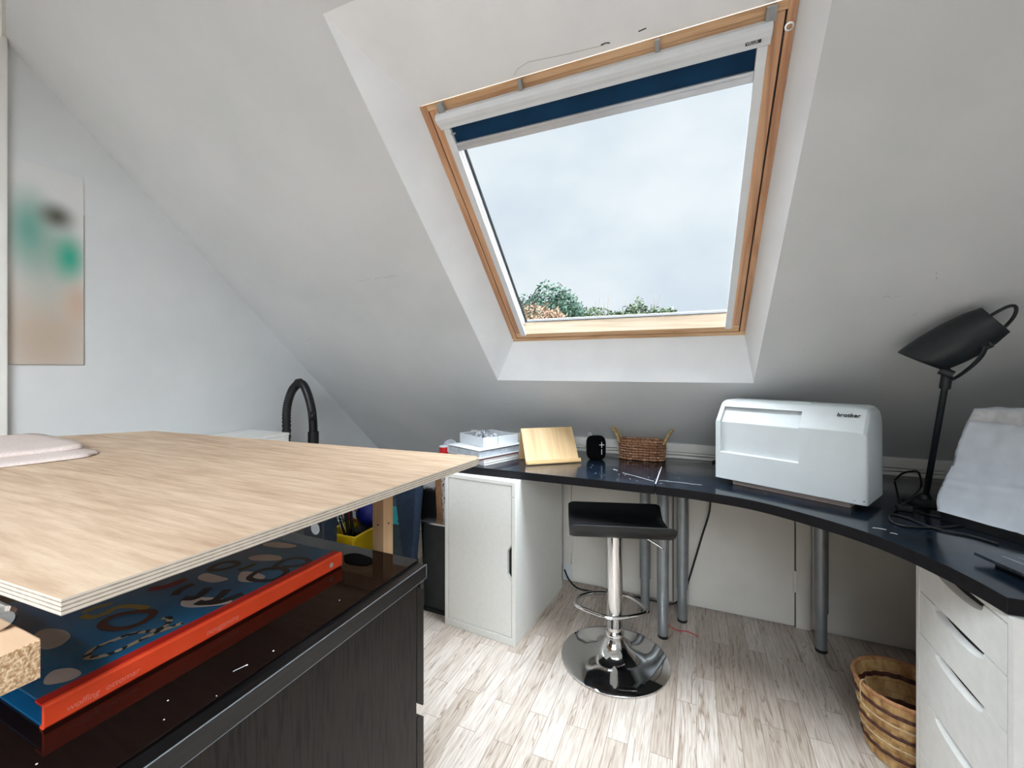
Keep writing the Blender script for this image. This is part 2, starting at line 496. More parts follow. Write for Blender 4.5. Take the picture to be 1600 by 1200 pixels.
_x = n.new('ShaderNodeMix'); _x.data_type = 'RGBA'; _x.blend_type = 'MULTIPLY'; _x.inputs[0].default_value = 1
_src = b.inputs['Base Color'].links[0].from_socket
l.new(_src, _x.inputs[6]); l.new(_k.outputs['Color'], _x.inputs[7]); l.new(_x.outputs[2], b.inputs['Base Color'])
simple('splint_dark', (74, 34, 24), 0.6, var=16, nscale=70, bump=0.4)
simple('splint_rim', (176, 124, 84), 0.6, var=18, nscale=50, bump=0.3)
simple('paper_white', (224, 226, 228), 0.7, var=4)
simple('box_card', (214, 219, 224), 0.6, var=3)
simple('paper_grey', (176, 182, 190), 0.7, var=12, nscale=50)
simple('magazine_red', (190, 40, 48), 0.5)
simple('pages', (212, 206, 198), 0.8, var=14, nscale=150)
simple('red_plastic', (186, 22, 30), 0.4)
simple('foil', (140, 142, 148), 0.35, 0.5, var=60, nscale=60, bump=0.8, bdist=0.004)
m, *_ = base_mat('book_cover', (18, 92, 138), 0.3, spec=0.5)
add_noise(m, (12, 78, 122), (26, 104, 150), nscale=7, detail=5)
simple('book_orange', (240, 78, 40), 0.5, var=4)
simple('book_red_hinge', (186, 28, 18), 0.5, var=4)
simple('spine_ink', (244, 138, 118), 0.6)
simple('cloud_paint', (200, 188, 182), 0.45, var=6)
simple('black_paint', (12, 14, 18), 0.4)
simple('ochre_paint', (150, 130, 62), 0.5)
simple('brown_paint', (78, 36, 20), 0.5)
simple('red_paint', (120, 22, 36), 0.5)
simple('green_paint', (50, 62, 20), 0.5)
m, *_ = base_mat('snake_paint', (170, 145, 115), 0.5)
add_noise(m, (14, 13, 15), (182, 160, 130), nscale=95, detail=0, lo=0.44, hi=0.47)
simple('crate_yellow', (236, 200, 24), 0.45, var=4)
simple('navy_fabric', (18, 38, 60), 0.9, var=5, nscale=60, bump=0.3)
simple('slate_fabric', (52, 70, 76), 0.85, var=6, nscale=40)
simple('teal_label', (24, 150, 158), 0.6)
simple('dark_case', (24, 26, 34), 0.55, var=4)
simple('file_black', (36, 40, 42), 0.6, var=4)
simple('cardboard', (176, 128, 92), 0.85, var=8, nscale=50)
m, *_ = base_mat('speckled_paper', (205, 200, 195), 0.8)
add_noise(m, (70, 66, 66), (206, 202, 198), nscale=70, detail=2, lo=0.38, hi=0.44)
simple('suitcase_blue', (34, 44, 56), 0.5, var=4)
simple('ball_blue', (16, 28, 120), 0.5)
simple('tool_red', (150, 22, 34), 0.5)
simple('poster_edge', (120, 118, 112), 0.8)
m, n, l, b = base_mat('poster_print', (200, 196, 190), 0.6)
t = n.new('ShaderNodeTexCoord')
def blob(cy, cz, ry, rz, colr, prev):
    p = n.new('ShaderNodeVectorMath'); p.operation = 'SUBTRACT'; p.inputs[1].default_value = (0, cy, cz)
    l.new(t.outputs['Object'], p.inputs[0])
    q = n.new('ShaderNodeVectorMath'); q.operation = 'MULTIPLY'; q.inputs[1].default_value = (0, 1 / ry, 1 / rz)
    l.new(p.outputs[0], q.inputs[0])
    e = n.new('ShaderNodeVectorMath'); e.operation = 'LENGTH'; l.new(q.outputs[0], e.inputs[0])
    g = n.new('ShaderNodeMapRange'); g.interpolation_type = 'SMOOTHSTEP'
    g.inputs['From Min'].default_value = 0.0; g.inputs['From Max'].default_value = 1.3
    g.inputs['To Min'].default_value = 1.0; g.inputs['To Max'].default_value = 0.0
    l.new(e.outputs['Value'], g.inputs['Value'])
    x = n.new('ShaderNodeMix'); x.data_type = 'RGBA'
    l.new(g.outputs[0], x.inputs[0])
    if isinstance(prev, tuple): x.inputs[6].default_value = prev
    else: l.new(prev, x.inputs[6])
    x.inputs[7].default_value = rgb(*colr)
    return x.outputs[2]
# poster local frame: object origin at its lower corner
c_ = blob(0.10, 0.10, 0.22, 0.30, (184, 166, 148), rgb(214, 213, 211))
c_ = blob(0.10, 0.40, 0.10, 0.22, (168, 176, 168), c_)
c_ = blob(0.055, 0.50, 0.075, 0.17, (110, 160, 146), c_)
c_ = blob(0.165, 0.42, 0.06, 0.11, (50, 160, 132), c_)
c_ = blob(0.13, 0.57, 0.06, 0.06, (88, 88, 78), c_)
c_ = blob(0.185, 0.24, 0.05, 0.10, (196, 172, 152), c_)
l.new(c_, b.inputs['Base Color'])
simple('leaf_teal', (50, 66, 56), 0.9, spec=0.1, var=18, nscale=1.2)
simple('leaf_green', (58, 68, 50), 0.9, spec=0.1, var=26, nscale=1.5)
simple('leaf_autumn', (104, 82, 66), 0.9, spec=0.1, var=24, nscale=2)
simple('bark', (96, 84, 74), 0.9)
simple('grass', (86, 104, 60), 0.95, var=14, nscale=0.6)

# ================================================================== room shell
XL, XR = -2.26, 1.24
YB, YR = 2.38, -2.45
ZK, MS = 0.82, 0.9204
slz = lambda y: ZK + MS * (YB - y)
YC = 0.30
ZC = slz(YC)

structure(MB().box(XL - 0.1, XR + 0.1, YR - 0.1, YB + 0.4, -0.12, 0.0).build('floor', 'oak_floor'))
# knee wall behind the desk
structure(MB().box(-1.30, XR, YB, YB + 0.1, 0, ZK).build('wall_back', 'wall_paint'))
# deeper alcove left of the cupboards, where the slope runs on lower
YA = 2.66
ZA = slz(YA)
structure(MB().box(XL, -1.30, YA, YA + 0.1, 0, ZA).build('wall_back', 'wall_paint'))
structure(MB().add([(-1.30, YB, 0), (-1.30, YA, 0), (-1.30, YA, ZA), (-1.30, YB, ZK)], [(0, 1, 2, 3)]).build('wall_alcove', 'wall_paint'))
# gable walls follow the roof profile
YQ = -0.90                       # the rear roof slope starts here
ZR = ZC - MS * (YQ - YR)
prof = [(YR, 0), (YA, 0), (YA, ZA), (YC, ZC), (YQ, ZC), (YR, ZR)]
def gable(x0, x1):
    b_ = MB(); n_ = len(prof)
    b_.add([(x0, y, z) for y, z in prof] + [(x1, y, z) for y, z in prof],
           [tuple(range(n_)), tuple(range(2 * n_ - 1, n_ - 1, -1))] + [(i, n_ + i, n_ + (i + 1) % n_, (i + 1) % n_) for i in range(n_)])
    return b_
structure(gable(XL - 0.12, XL).build('wall_left', 'wall_paint'))
structure(gable(XR, XR + 0.12).build('wall_right', 'wall_paint'))
structure(MB().box(XL, XR, YQ, YC, ZC, ZC + 0.1).build('ceiling', 'wall_paint'))
structure(MB().box(XL, XR, YR - 0.12, YR, 0, ZR + 0.05).build('wall_rear', 'wall_paint'))
# rear roof slope; the unseen roof window in it is added for fill light
zr = lambda y: ZC - MS * (YQ - y)
WX0, WX1, WY0, WY1 = -1.20, 1.00, -2.15, -1.05
b_ = MB()
rp = lambda x, y, d=0: (x, y, zr(y) + d)
for (xa, xb, y0, y1) in ((XL, XR, WY1, YQ), (XL, XR, YR, WY0), (XL, WX0, WY0, WY1), (WX1, XR, WY0, WY1)):
    b_.add([rp(xa, y0), rp(xb, y0), rp(xb, y1), rp(xa, y1), rp(xa, y0, .16), rp(xb, y0, .16), rp(xb, y1, .16), rp(xa, y1, .16)],
           [(0, 1, 2, 3), (7, 6, 5, 4), (0, 4, 5, 1), (1, 5, 6, 2), (2, 6, 7, 3), (3, 7, 4, 0)])
structure(b_.build('ceiling', 'wall_paint'))
b_ = MB()
for (xa, xb, y0, y1) in ((WX0, WX1, WY0, WY0 + .05), (WX0, WX1, WY1 - .05, WY1), (WX0, WX0 + .06, WY0, WY1), (WX1 - .06, WX1, WY0, WY1), (-.13, -.07, WY0, WY1)):
    b_.add([rp(xa, y0, .06), rp(xb, y0, .06), rp(xb, y1, .06), rp(xa, y1, .06), rp(xa, y0, .13), rp(xb, y0, .13), rp(xb, y1, .13), rp(xa, y1, .13)],
           [(0, 1, 2, 3), (7, 6, 5, 4), (0, 4, 5, 1), (1, 5, 6, 2), (2, 6, 7, 3), (3, 7, 4, 0)])
w2 = structure(b_.build('fill_window', 'pine'))
MB().add([rp(WX0, WY0, .10), rp(WX1, WY0, .10), rp(WX1, WY1, .10), rp(WX0, WY1, .10)], [(0, 1, 2, 3)]).build('pane', 'window_glass', w2)

# sloping roof with the skylight shaft
OB = [(-0.953, 2.012), (0.218, 2.012), (0.276, 0.877), (-0.953, 0.877)]      # opening in the slope
FRX0, FRX1 = -0.853, 0.203
FYB, FZB, FYT, FZT = 1.993, 1.360, 1.190, 2.100                                # window plane, bottom and top
sp = lambda x, y: (x, y, slz(y))
b_ = MB()
b_.add([sp(XL, YB), sp(XR, YB), sp(XR, OB[0][1]), sp(XL, OB[0][1])], [(0, 1, 2, 3)])
b_.add([sp(XL, YA), sp(-1.30, YA), sp(-1.30, YB), sp(XL, YB)], [(0, 1, 2, 3)])
b_.add([sp(XL, OB[3][1]), sp(XR, OB[3][1]), sp(XR, YC), sp(XL, YC)], [(0, 1, 2, 3)])
b_.add([sp(XL, OB[0][1]), sp(*OB[0]), sp(*OB[3]), sp(XL, OB[3][1])], [(0, 1, 2, 3)])
b_.add([sp(*OB[1]), sp(XR, OB[1][1]), sp(XR, OB[2][1]), sp(*OB[2])], [(0, 1, 2, 3)])
o = structure(b_.build('ceiling_slope', 'wall_paint', fix=False))
o.name = 'ceiling.001'
fr = [(FRX0, FYB, FZB), (FRX1 - .020, FYB, FZB), (FRX1 + .021, FYT, FZT), (FRX0, FYT, FZT)]
op = [sp(*p) for p in OB]
b_ = MB()
for i in range(4):
    j = (i + 1) % 4
    nu = 1
    b_.add([op[i], op[j], fr[j], fr[i]], [(0, 1, 2, 3)])
rv = structure(b_.build('trim_1', 'reveal_paint', fix=False))
# outer roof skin so that daylight only enters through the openings
b_ = MB()
e = 0.34
so_ = lambda x, y: (x, y, slz(y) + MS * e)
b_.add([so_(XL - .1, YA + .1), so_(XR + .1, YA + .1), so_(XR + .1, 2.10), so_(XL - .1, 2.10)], [(0, 1, 2, 3)])
b_.add([so_(XL - .1, 1.22), so_(XR + .1, 1.22), so_(XR + .1, YC - .1), so_(XL - .1, YC - .1)], [(0, 1, 2, 3)])
b_.add([so_(XL - .1, 2.10), so_(-0.90, 2.10), so_(-0.90, 1.22), so_(XL - .1, 1.22)], [(0, 1, 2, 3)])
b_.add([so_(0.25, 2.10), so_(XR + .1, 2.10), so_(XR + .1, 1.22), so_(0.25, 1.22)], [(0, 1, 2, 3)])
structure(b_.build('ceiling.002', 'gap_dark', fix=False))

# long board and rails along the top of the knee wall
b_ = MB()
b_.box(-1.30, XR, 2.352, 2.38, 0.789, 0.832)
b_.box(-1.30, XR, 2.356, 2.38, 0.775, 0.786)
b_.box(-1.30, XR, 2.350, 2.38, 0.757, 0.771)
structure(MB().box(-1.30, XR, 2.372, 2.38, 0.757, 0.832).build('trim_6', 'gap_dark'))
structure(b_.build('trim_2', 'white_gloss', bevel=0.002))
# doors of the eaves cupboard under the desk
def eaves_door(nm, x0, x1, hinge=None):
    d = structure(MB().box(x0, x1, 2.362, 2.38, 0.012, 0.755).build(nm, 'door_paint', bevel=0.0015))
    return d
d1 = eaves_door('door_1', -0.652, -0.115)
MB().box(-0.655, -0.643, 2.357, 2.364, 0.17, 0.27).build('hinge', 'door_paint', d1, bevel=0.001)
d2 = eaves_door('door_2', -0.036, 0.424)
MB().box(0.418, 0.432, 2.356, 2.364, 0.17, 0.27).build('hinge', 'door_paint', d2, bevel=0.001)
d3 = eaves_door('door_3', 0.495, 1.12)
b_ = MB().box(-0.705, -0.656, 2.366, 2.38, 0.10, 0.755).box(-0.108, -0.042, 2.366, 2.38, 0.0, 0.755).box(0.43, 0.489, 2.366, 2.38, 0.0, 0.755)
structure(b_.build('trim_3', 'door_paint', bevel=0.001))
structure(MB().box(-0.112, -0.108, 2.372, 2.379, 0, 0.755).box(0.426, 0.429, 2.372, 2.379, 0, 0.755).box(-1.3, -0.71, 2.368, 2.38, 0, 0.09).build('trim_4', 'gap_dark'))
# casing at the left border of the picture
structure(MB().box(XL, XL + 0.02, 0.58, 0.675, 0.0, 2.5).build('trim_5', 'white_gloss', bevel=0.003))

cz = [(-2.092, .625), (-2.242, .670), (-2.259, .675), (-2.259, .60), (-2.10, .55)]
structure(MB().loft([[(x, y, slz(y) + .0) for x, y in cz], [(x, y - .009, slz(y) - .009) for x, y in cz]]).build('trim_7', 'white_gloss'))
# small scuffs and chips in the sloping plaster
SC = [[(0.643, 1.64, 1.502), (0.651, 1.645, 1.496)], [(0.652, 1.652, 1.49), (0.654, 1.661, 1.482)], [(0.543, 1.703, 1.443), (0.554, 1.698, 1.447), (0.563, 1.706, 1.44)], [(0.571, 1.701, 1.445), (0.581, 1.702, 1.444)], [(0.638, 1.763, 1.388), (0.645, 1.755, 1.395)], [(-1.423, 1.513, 1.618), (-1.344, 1.508, 1.623)], [(-1.327, 1.509, 1.621), (-1.268, 1.504, 1.627), (-1.203, 1.501, 1.629)], [(-1.272, 1.508, 1.622), (-1.194, 1.507, 1.624)], [(0.263, 1.736, 1.413), (0.27, 1.74, 1.409)], [(0.359, 1.873, 1.287), (0.367, 1.875, 1.285)], [(0.274, 1.479, 1.65), (0.278, 1.481, 1.648)], [(-0.993, 2.168, 1.015), (-0.94, 2.153, 1.029)], [(-2.049, 1.774, 1.378), (-1.994, 1.757, 1.393)]]
slope_ob = [q for q in bpy.data.objects if q.name.startswith('ceiling') and q.get('kind') and len(q.data.polygons) == 5]
b_ = MB()
for q in SC: b_.tube(q, .0006, 5)
o = b_.build('scuff_marks', 'bracket_grey', slope_ob[0] if slope_ob else None); o['kind'] = 'stuff' if slope_ob else 'structure'
# hairline crack in the plaster above the window and scuffs on the slope
CR = [(-0.505, 1.181, 2.102), (-0.488, 1.166, 2.107), (-0.45, 1.156, 2.111), (-0.402, 1.16, 2.109), (-0.328, 1.167, 2.107), (-0.274, 1.169, 2.106), (-0.23, 1.172, 2.105)]
MB().tube(CR, 0.0004, 5).build('crack', 'poster_edge', rv)
MB().tube([(-0.240, 1.169, 2.106), (-0.228, 1.168, 2.107), (-0.216, 1.171, 2.106)], 0.0018, 5).tube([(-0.14, 1.164, 2.108), (-0.12, 1.162, 2.109)], 0.0016, 5).build('crack', 'gap_dark', rv)

# ================================================================== skylight window
wd = structure(thing('window_1', '', ''))
del wd['label']; del wd['category']
wd.location = (0, FYB, FZB)
wd.rotation_euler = (TH, 0, 0)
LEN = 1.091
TAPER[0] = True      # the frame is a touch wider at its top
def frame_ring(x0, x1, y0, y1, wl, wr, wb, wt, z0, z1):
    a = MB(); c = MB()
    a.box(x0, x1, y0, y0 + wb, z0, z1)
    a.box(x0 + wl, x1 - wr, y1 - wt, y1, z0, z1)
    c.box(x0, x0 + wl, y0 + wb, y1, z0, z1)
    c.box(x1 - wr, x1, y0 + wb, y1, z0, z1)
    return a, c
a, c = frame_ring(FRX0, FRX1, 0.0, LEN, 0.025, 0.020, 0.019, 0.02, -0.08, 0.004)
a.build('window_frame', 'pine', wd, local=True, bevel=0.001)
c.build('window_frame', 'pine_up', wd, local=True, bevel=0.001)
SX0, SX1 = FRX0 + 0.030, FRX1 - 0.025
MB().box(FRX0 + .02, FRX1 - .015, .017, .028, -.02, -.008).box(FRX0 + .02, FRX0 + .034, .028, LEN - .02, -.02, -.008).box(FRX1 - .028, FRX1 - .015, .028, LEN - .02, -.02, -.008).build('weather_gap', 'gasket', wd, local=True)
# moving sash, thicker than the frame, with a bevelled bottom rail
s_ = MB()
s_.box(SX0, SX1, 0.025, 0.052, -0.056, 0.007)
s_.build('sash', 'pine', wd, local=True, bevel=0.002)
s_ = MB()
s_.add([(SX0, 0.052, 0.008), (SX1, 0.052, 0.008), (SX1, 0.089, -0.035), (SX0, 0.089, -0.035), (SX0, 0.052, -0.056), (SX1, 0.052, -0.056), (SX1, 0.089, -0.056), (SX0, 0.089, -0.056)],
       [(0, 1, 2, 3), (4, 7, 6, 5), (0, 4, 5, 1), (3, 2, 6, 7), (0, 3, 7, 4), (1, 5, 6, 2)])
s_.build('sash', 'pine_pale', wd, local=True)
s_ = MB().box(SX0, SX0 + 0.042, 0.053, LEN - 0.0205, -0.056, 0.007).box(SX1 - 0.032, SX1, 0.053, LEN - 0.0205, -0.056, 0.007)
s_.build('sash', 'pine_up', wd, local=True, bevel=0.002)
s_ = MB().box(SX0 + 0.043, SX1 - 0.033, LEN - 0.075, LEN - 0.0205, -0.09, 0.0035)
s_.build('sash', 'pine', wd, local=True)
GX0, GX1 = SX0 + 0.056, SX1 - 0.054
MB().box(GX0 - 0.02, GX1 + 0.02, 0.07, LEN - 0.06, -0.056, -0.050).build('pane', 'window_glass', wd, local=True)
g_ = MB().box(GX0 - 0.006, GX0 + 0.001, 0.088, LEN - 0.12, -0.05, -0.042).box(SX0 + .04, GX1 + .02, 0.088, 0.0925, -0.05, -0.036)
g_.build('gasket', 'gasket', wd, local=True)
MB().box(GX0 - 0.02, GX0 - 0.006, 0.09, LEN - 0.08, -0.05, -0.02).build('glazing_bead', 'blind_white', wd, local=True)
# bush of the vent bolt
M_ = MB(); M_.lathe([(0.0001, 0), (0.010, 0), (0.010, 0.003), (0.006, 0.0035), (0.006, -0.004), (0.0001, -0.004)], 20)
M_.xform(Matrix.Translation((FRX1 - 0.0125, 1.035, 0.0035)))
M_.build('bolt_bush', 'steel', wd, local=True, smooth=True)

# roller blind: a thing of its own mounted on the sash
bl = thing('roller_blind', 'navy blackout roller blind with white rails, rolled up at top of the skylight', 'blind', (0, FYB, FZB))
bl.rotation_euler = (TH, 0, 0)
RX0, RX1 = -0.788, 0.148
b_ = MB()
hd = [(LEN - 0.078, 0.012), (LEN - 0.078, 0.030), (LEN - 0.066, 0.034), (LEN - 0.056, 0.042), (LEN - 0.044, 0.046), (LEN - 0.036, 0.042), (LEN - 0.030, 0.034), (LEN - 0.028, 0.012)]
b_.loft([[(x, y, z) for y, z in hd] for x in (RX0 - 0.006, RX1 + 0.004)])
hdo = b_.build('header_casing', 'blind_white', bl, local=True, bevel=0.0015)
b_ = MB().box(RX0, RX0 + 0.026, 0.056, LEN - 0.078, 0.011, 0.026)
b_.build('side_rail', 'blind_white', bl, local=True, bevel=0.002)
b_ = MB().box(RX1 - 0.024, RX1, 0.056, LEN - 0.078, 0.011, 0.026)
b_.build('side_rail', 'blind_white', bl, local=True, bevel=0.002)
MB().box(RX0 + 0.02, RX1 - 0.02, 0.960, LEN - 0.07, 0.0115, 0.0135).build('fabric', 'blind_navy', bl, local=True)
b_ = MB().box(RX0 + 0.026, RX1 - 0.024, 0.934, 0.952, 0.012, 0.020).box(RX0 + 0.026, RX1 - 0.024, 0.952, 0.962, 0.012, 0.024)
b_.build('pull_bar', 'blind_alu', bl, local=True, bevel=0.0015)
for x in (RX0 + 0.006, -0.50, -0.115, RX1 - 0.012):
    MB().box(x, x + (0.012 if abs(x + .3) < .25 else 0.022), LEN - 0.034, LEN - 0.002, 0.008, 0.026).build('mounting_bracket', 'bracket_grey', bl, local=True, bevel=0.001)
plate = MB().box(RX1 - 0.052, RX1 - 0.018, LEN - 0.0655, LEN - 0.0565, 0.0375, 0.0405).build('name_plate', 'ink_black', bl, local=True)
text_mesh('name_plate_lettering', 'VELUX', 0.0088, 'paper_white', plate, (RX1 - 0.0505 + .017, LEN - 0.0642, 0.0407), (0, 0, 0), extrude=0.0002)
MB().box(RX0 + 0.022, RX0 + 0.040, LEN - 0.1, LEN - 0.094, 0.0262, 0.0266).build('sticker', 'bracket_grey', bl, local=True)

TAPER[0] = False
# ================================================================== outside
structure(MB().box(-60, 60, 4, 90, -3.6, -3.5).build('lawn', 'grass')).name = 'ground'
def leaves(b_, c, r, n_, s0, flat=1.0):
    rnd = random.Random(int(c[0] * 100) + n_)
    for _ in range(n_):
        while True:
            p = Vector((rnd.uniform(-1, 1), rnd.uniform(-1, 1), rnd.uniform(-1, 1)))
            if 0.35 < p.length < 1: break
        k = 0.82 + 0.30 * mnoise.noise(p * 2.2 + Vector(c))
        q = Vector((c[0] + p.x * r[0] * k, c[1] + p.y * r[1] * k, c[2] + p.z * r[2] * k))
        a_ = Vector((rnd.gauss(0, 1), rnd.gauss(0, 1), rnd.gauss(0, 1))).normalized()
        t_ = a_.orthogonal().normalized(); s2 = a_.cross(t_)
        s = s0 * rnd.uniform(0.6, 1.3)
        b_.add([q - t_ * s, q + s2 * s * 0.5, q + t_ * s, q - s2 * s * 0.5], [(0, 1, 2, 3)])
def tree(name, label, cat, trunk, crowns, mat, n_, s0, twigs=(), k=1.0):
    up = lambda p: (p[0] * k, p[1] * k, 1.216 + (p[2] - 1.216) * k)
    trunk = (trunk[0] * k, trunk[1] * k, 0); s0 *= k
    crowns = [(up(c), tuple(q * k for q in r)) for c, r in crowns]
    twigs = [[up(p) for p in tw] for tw in twigs]
    root = thing(name, label, cat, (trunk[0], trunk[1], -3.5))
    b_ = MB(); top = crowns[0][0]
    b_.tube([(trunk[0], trunk[1], -3.5), (trunk[0] + .1, trunk[1], -1.0), top], [0.22, 0.16, 0.04], 8)
    for c, r in crowns:
        b_.tube([(trunk[0] + .1, trunk[1], -1.0), ((trunk[0] + c[0]) / 2, trunk[1], (c[2] - 1) / 2), c], [0.1, 0.07, 0.03], 6)
    for tw in twigs: b_.tube(tw, [0.018, 0.012, 0.004][:len(tw)] if len(tw) == 3 else 0.015, 5)
    b_.build('trunk', 'bark', root)
    f = MB()
    for c, r in crowns: leaves(f, c, r, n_, s0)
    f.build('foliage', mat, root, fix=False)
    return root
tree('tree', 'large rounded blue-green tree at lower left of the skylight view', 'tree', (-4.7, 14, 0),
     [((-4.75, 14, 2.75), (1.5, 1.3, 1.65)), ((-4.75, 14, 0.9), (1.8, 1.5, 1.9)), ((-4.25, 14.2, 2.7), (1.1, 1, 1.4)), ((-5.5, 14, 2.5), (1.3, 1, 1.5))], 'leaf_teal', 5200, 0.06)
tree('tree', 'autumn tinted bush in front of the large rounded tree outside', 'bush', (-3.9, 11, 0),
     [((-4.1, 11, 2.25), (1.1, .8, 0.95)), ((-3.5, 11, 2.2), (0.65, .8, 0.8))], 'leaf_autumn', 3000, 0.042)
tree('tree', 'low dark green tree with bare upright shoots, middle of the skylight view', 'tree', (-2.7, 14, 0),
     [((-3.1, 14, 2.68), (.75, .6, .75)), ((-2.8, 14, 1.2), (1.1, .9, 1.5)), ((-2.35, 14, 2.62), (0.55, .5, .62))], 'leaf_green', 900, 0.07,
     [[(-2.95, 14, 2.4), (-2.98, 14, 3.1), (-2.9, 14, 3.75)], [(-3.0, 14, 2.6), (-3.06, 14, 3.2), (-3.05, 14, 3.5)], [(-2.7, 14, 2.4), (-2.66, 14, 3.2), (-2.62, 14, 3.7)], [(-2.6, 14, 2.4), (-2.75, 14, 3.1), (-2.78, 14, 3.45)], [(-2.9, 14, 2.6), (-2.85, 14, 3.0), (-2.76, 14, 3.35)]], k=1.22)
tree('tree', 'small green tree with thin bare twigs, rightmost beyond the skylight', 'tree', (-1.6, 14, 0),
     [((-1.7, 14, 2.75), (.62, .6, .8)), ((-1.3, 14, 1.2), (1.1, .9, 1.5)), ((-.95, 14, 2.72), (.72, .5, .5))], 'leaf_green', 900, 0.07,
     [[(-1.9, 14, 2.6), (-2.0, 14, 3.2), (-2.12, 14, 3.5)], [(-1.8, 14, 2.9), (-1.78, 14, 3.3), (-1.72, 14, 3.6)], [(-1.4, 14, 2.6), (-1.2, 14, 3.3), (-1.26, 14, 3.72)], [(-1.3, 14, 2.9), (-1.1, 14, 3.3), (-1.0, 14, 3.6)]], k=1.42)

# ================================================================== desk
ZD, TD = 0.756, 0.034
dk = thing('desk', 'long black desk run left of the joint, resting on the white cupboard', 'desk', (-0.75, 2.05, 0))
b_ = MB().box(-1.31, -0.1515, 1.766, 2.348, ZD - TD, ZD); b_.m = [0, 0, 1, 1, 1, 1]
b_.build('tabletop', ['desk_black', 'desk_edge'], dk, bevel=0.0012)
def leg(x, y, root, zs=0.16):
    MB().cyl((x, y, zs), (x, y, ZD - TD), 0.026, n=28).build('leg', 'leg_grey', root, smooth=True)
    b = MB().cyl((x, y, 0.012), (x, y, zs + 0.01), 0.0215, n=28).build('leg', 'leg_grey', root, smooth=True)
    MB().cyl((x, y, 0.0), (x, y, 0.012), 0.0225, n=24).build('foot', 'black_plastic', root, smooth=True)
leg(-0.236, 2.229, dk, 0.168)
leg(-1.27, 2.26, dk, 0.168)
cdk = thing('corner_desk', 'black corner desk with a curved front edge under the white machine cover', 'desk', (0.5, 1.9, 0))
front = [(-0.1485, 1.766), (-0.05, 1.758), (0.027, 1.748), (0.179, 1.706), (0.306, 1.624), (0.426, 1.517), (0.488, 1.430), (0.532, 1.334), (0.559, 1.252), (0.574, 1.183)]
fs = [tuple(v)[:2] for v in spline([(x, y, 0) for x, y in front], 5)]
poly = fs + [(1.225, 1.183), (1.225, 2.348), (-0.1485, 2.348)]
b_ = MB(); b_.prism(poly, ZD - TD, ZD); b_.m = [0, 0] + [1] * len(poly)
b_.build('tabletop', ['desk_black', 'desk_edge'], cdk, bevel=0.0012)
leg(-0.139, 2.048, cdk, 0.158)
leg(-0.062, 2.215, cdk, 0.158)
leg(0.495, 2.217, cdk, 0.17)
# worn pale line along the joint and scratches in the top
b_ = MB().box(-0.152, -0.1485, 1.80, 2.12, ZD, ZD + 0.0004)
b_.build('joint_strip', 'scratch_white', cdk)
b_ = MB()
for (x0, y0, x1, y1, r_) in [(-0.30, 1.93, -0.16, 1.835, .0012), (-0.14, 1.86, 0.02, 1.85, .001), (-0.35, 1.98, -0.33, 1.97, .002), (0.47, 1.55, 0.50, 1.545, .0022), (0.50, 1.52, 0.515, 1.515, .0018)]:
    b_.tube([(x0, y0, ZD + .0002), ((x0 + x1) / 2, (y0 + y1) / 2 + .003, ZD + .0002), (x1, y1, ZD + .0002)], r_ * .7, 5, flat=0.3)
for q in range(26):
    x, y = random.uniform(-0.5, 0.25), random.uniform(1.80, 2.05)
    b_.tube([(x, y, ZD + .0002), (x + random.uniform(.002, .006), y + random.uniform(-.003, .003), ZD + .0002)], random.uniform(.0006, .0014), 5, flat=0.3)
b_.build('scratches', 'scratch_white', cdk)['kind'] = 'stuff'

# ---------------- left white cupboard
cb = thing('cupboard', 'white storage cupboard with one door under the left end of the desk', 'cupboard', (-1.102, 1.739, 0), radians(-4.0))
CW, CDp, CH, T = 0.377, 0.575, 0.7205, 0.018
b_ = MB()
b_.box(0, T, 0, CDp, 0, CH).box(CW - T, CW, 0, CDp, 0, CH).box(T, CW - T, 0, CDp, 0, 0.032).box(T, CW - T, 0, CDp, CH - T, CH).box(T, CW - T, CDp - .012, CDp, .03, CH - T)
b_.build('body', 'cabinet_white', cb, local=True, bevel=0.001)
def notched(b_, outer, inner):  # loft between two outlines of equal count
    n_ = len(outer)
    b_.add(outer + inner, [tuple(range(n_ - 1, -1, -1)), tuple(range(n_, 2 * n_))] + [(i, (i + 1) % n_, n_ + (i + 1) % n_, n_ + i) for i in range(n_)])
x0, x1, z0, z1 = T + .003, CW - T - .003, 0.035, CH - T - .003
zc = 0.36
def dout(yy, dpt, hh):
    return [(x0, yy, z0), (x1, yy, z0), (x1, yy, zc - hh), (x1 - dpt, yy, zc - hh + .03), (x1 - dpt, yy, zc + hh - .03), (x1, yy, zc + hh), (x1, yy, z1), (x0, yy, z1)]
b_ = MB(); notched(b_, dout(0.003, 0.020, 0.085), dout(0.019, 0.0185, 0.080))
dd = b_.build('door', 'cabinet_white', cb, local=True)
MB().box(x1 - 0.04, x1 + .0028, 0.024, 0.030, zc - .10, zc + .10).build('handle_recess', 'drawer_shadow_gap', dd, local=True)
MB().cyl((CW - .010, -.0002, .655), (CW - .010, .002, .655), .0022, n=10).build('screw_hole', 'gap_dark', cb, local=True)

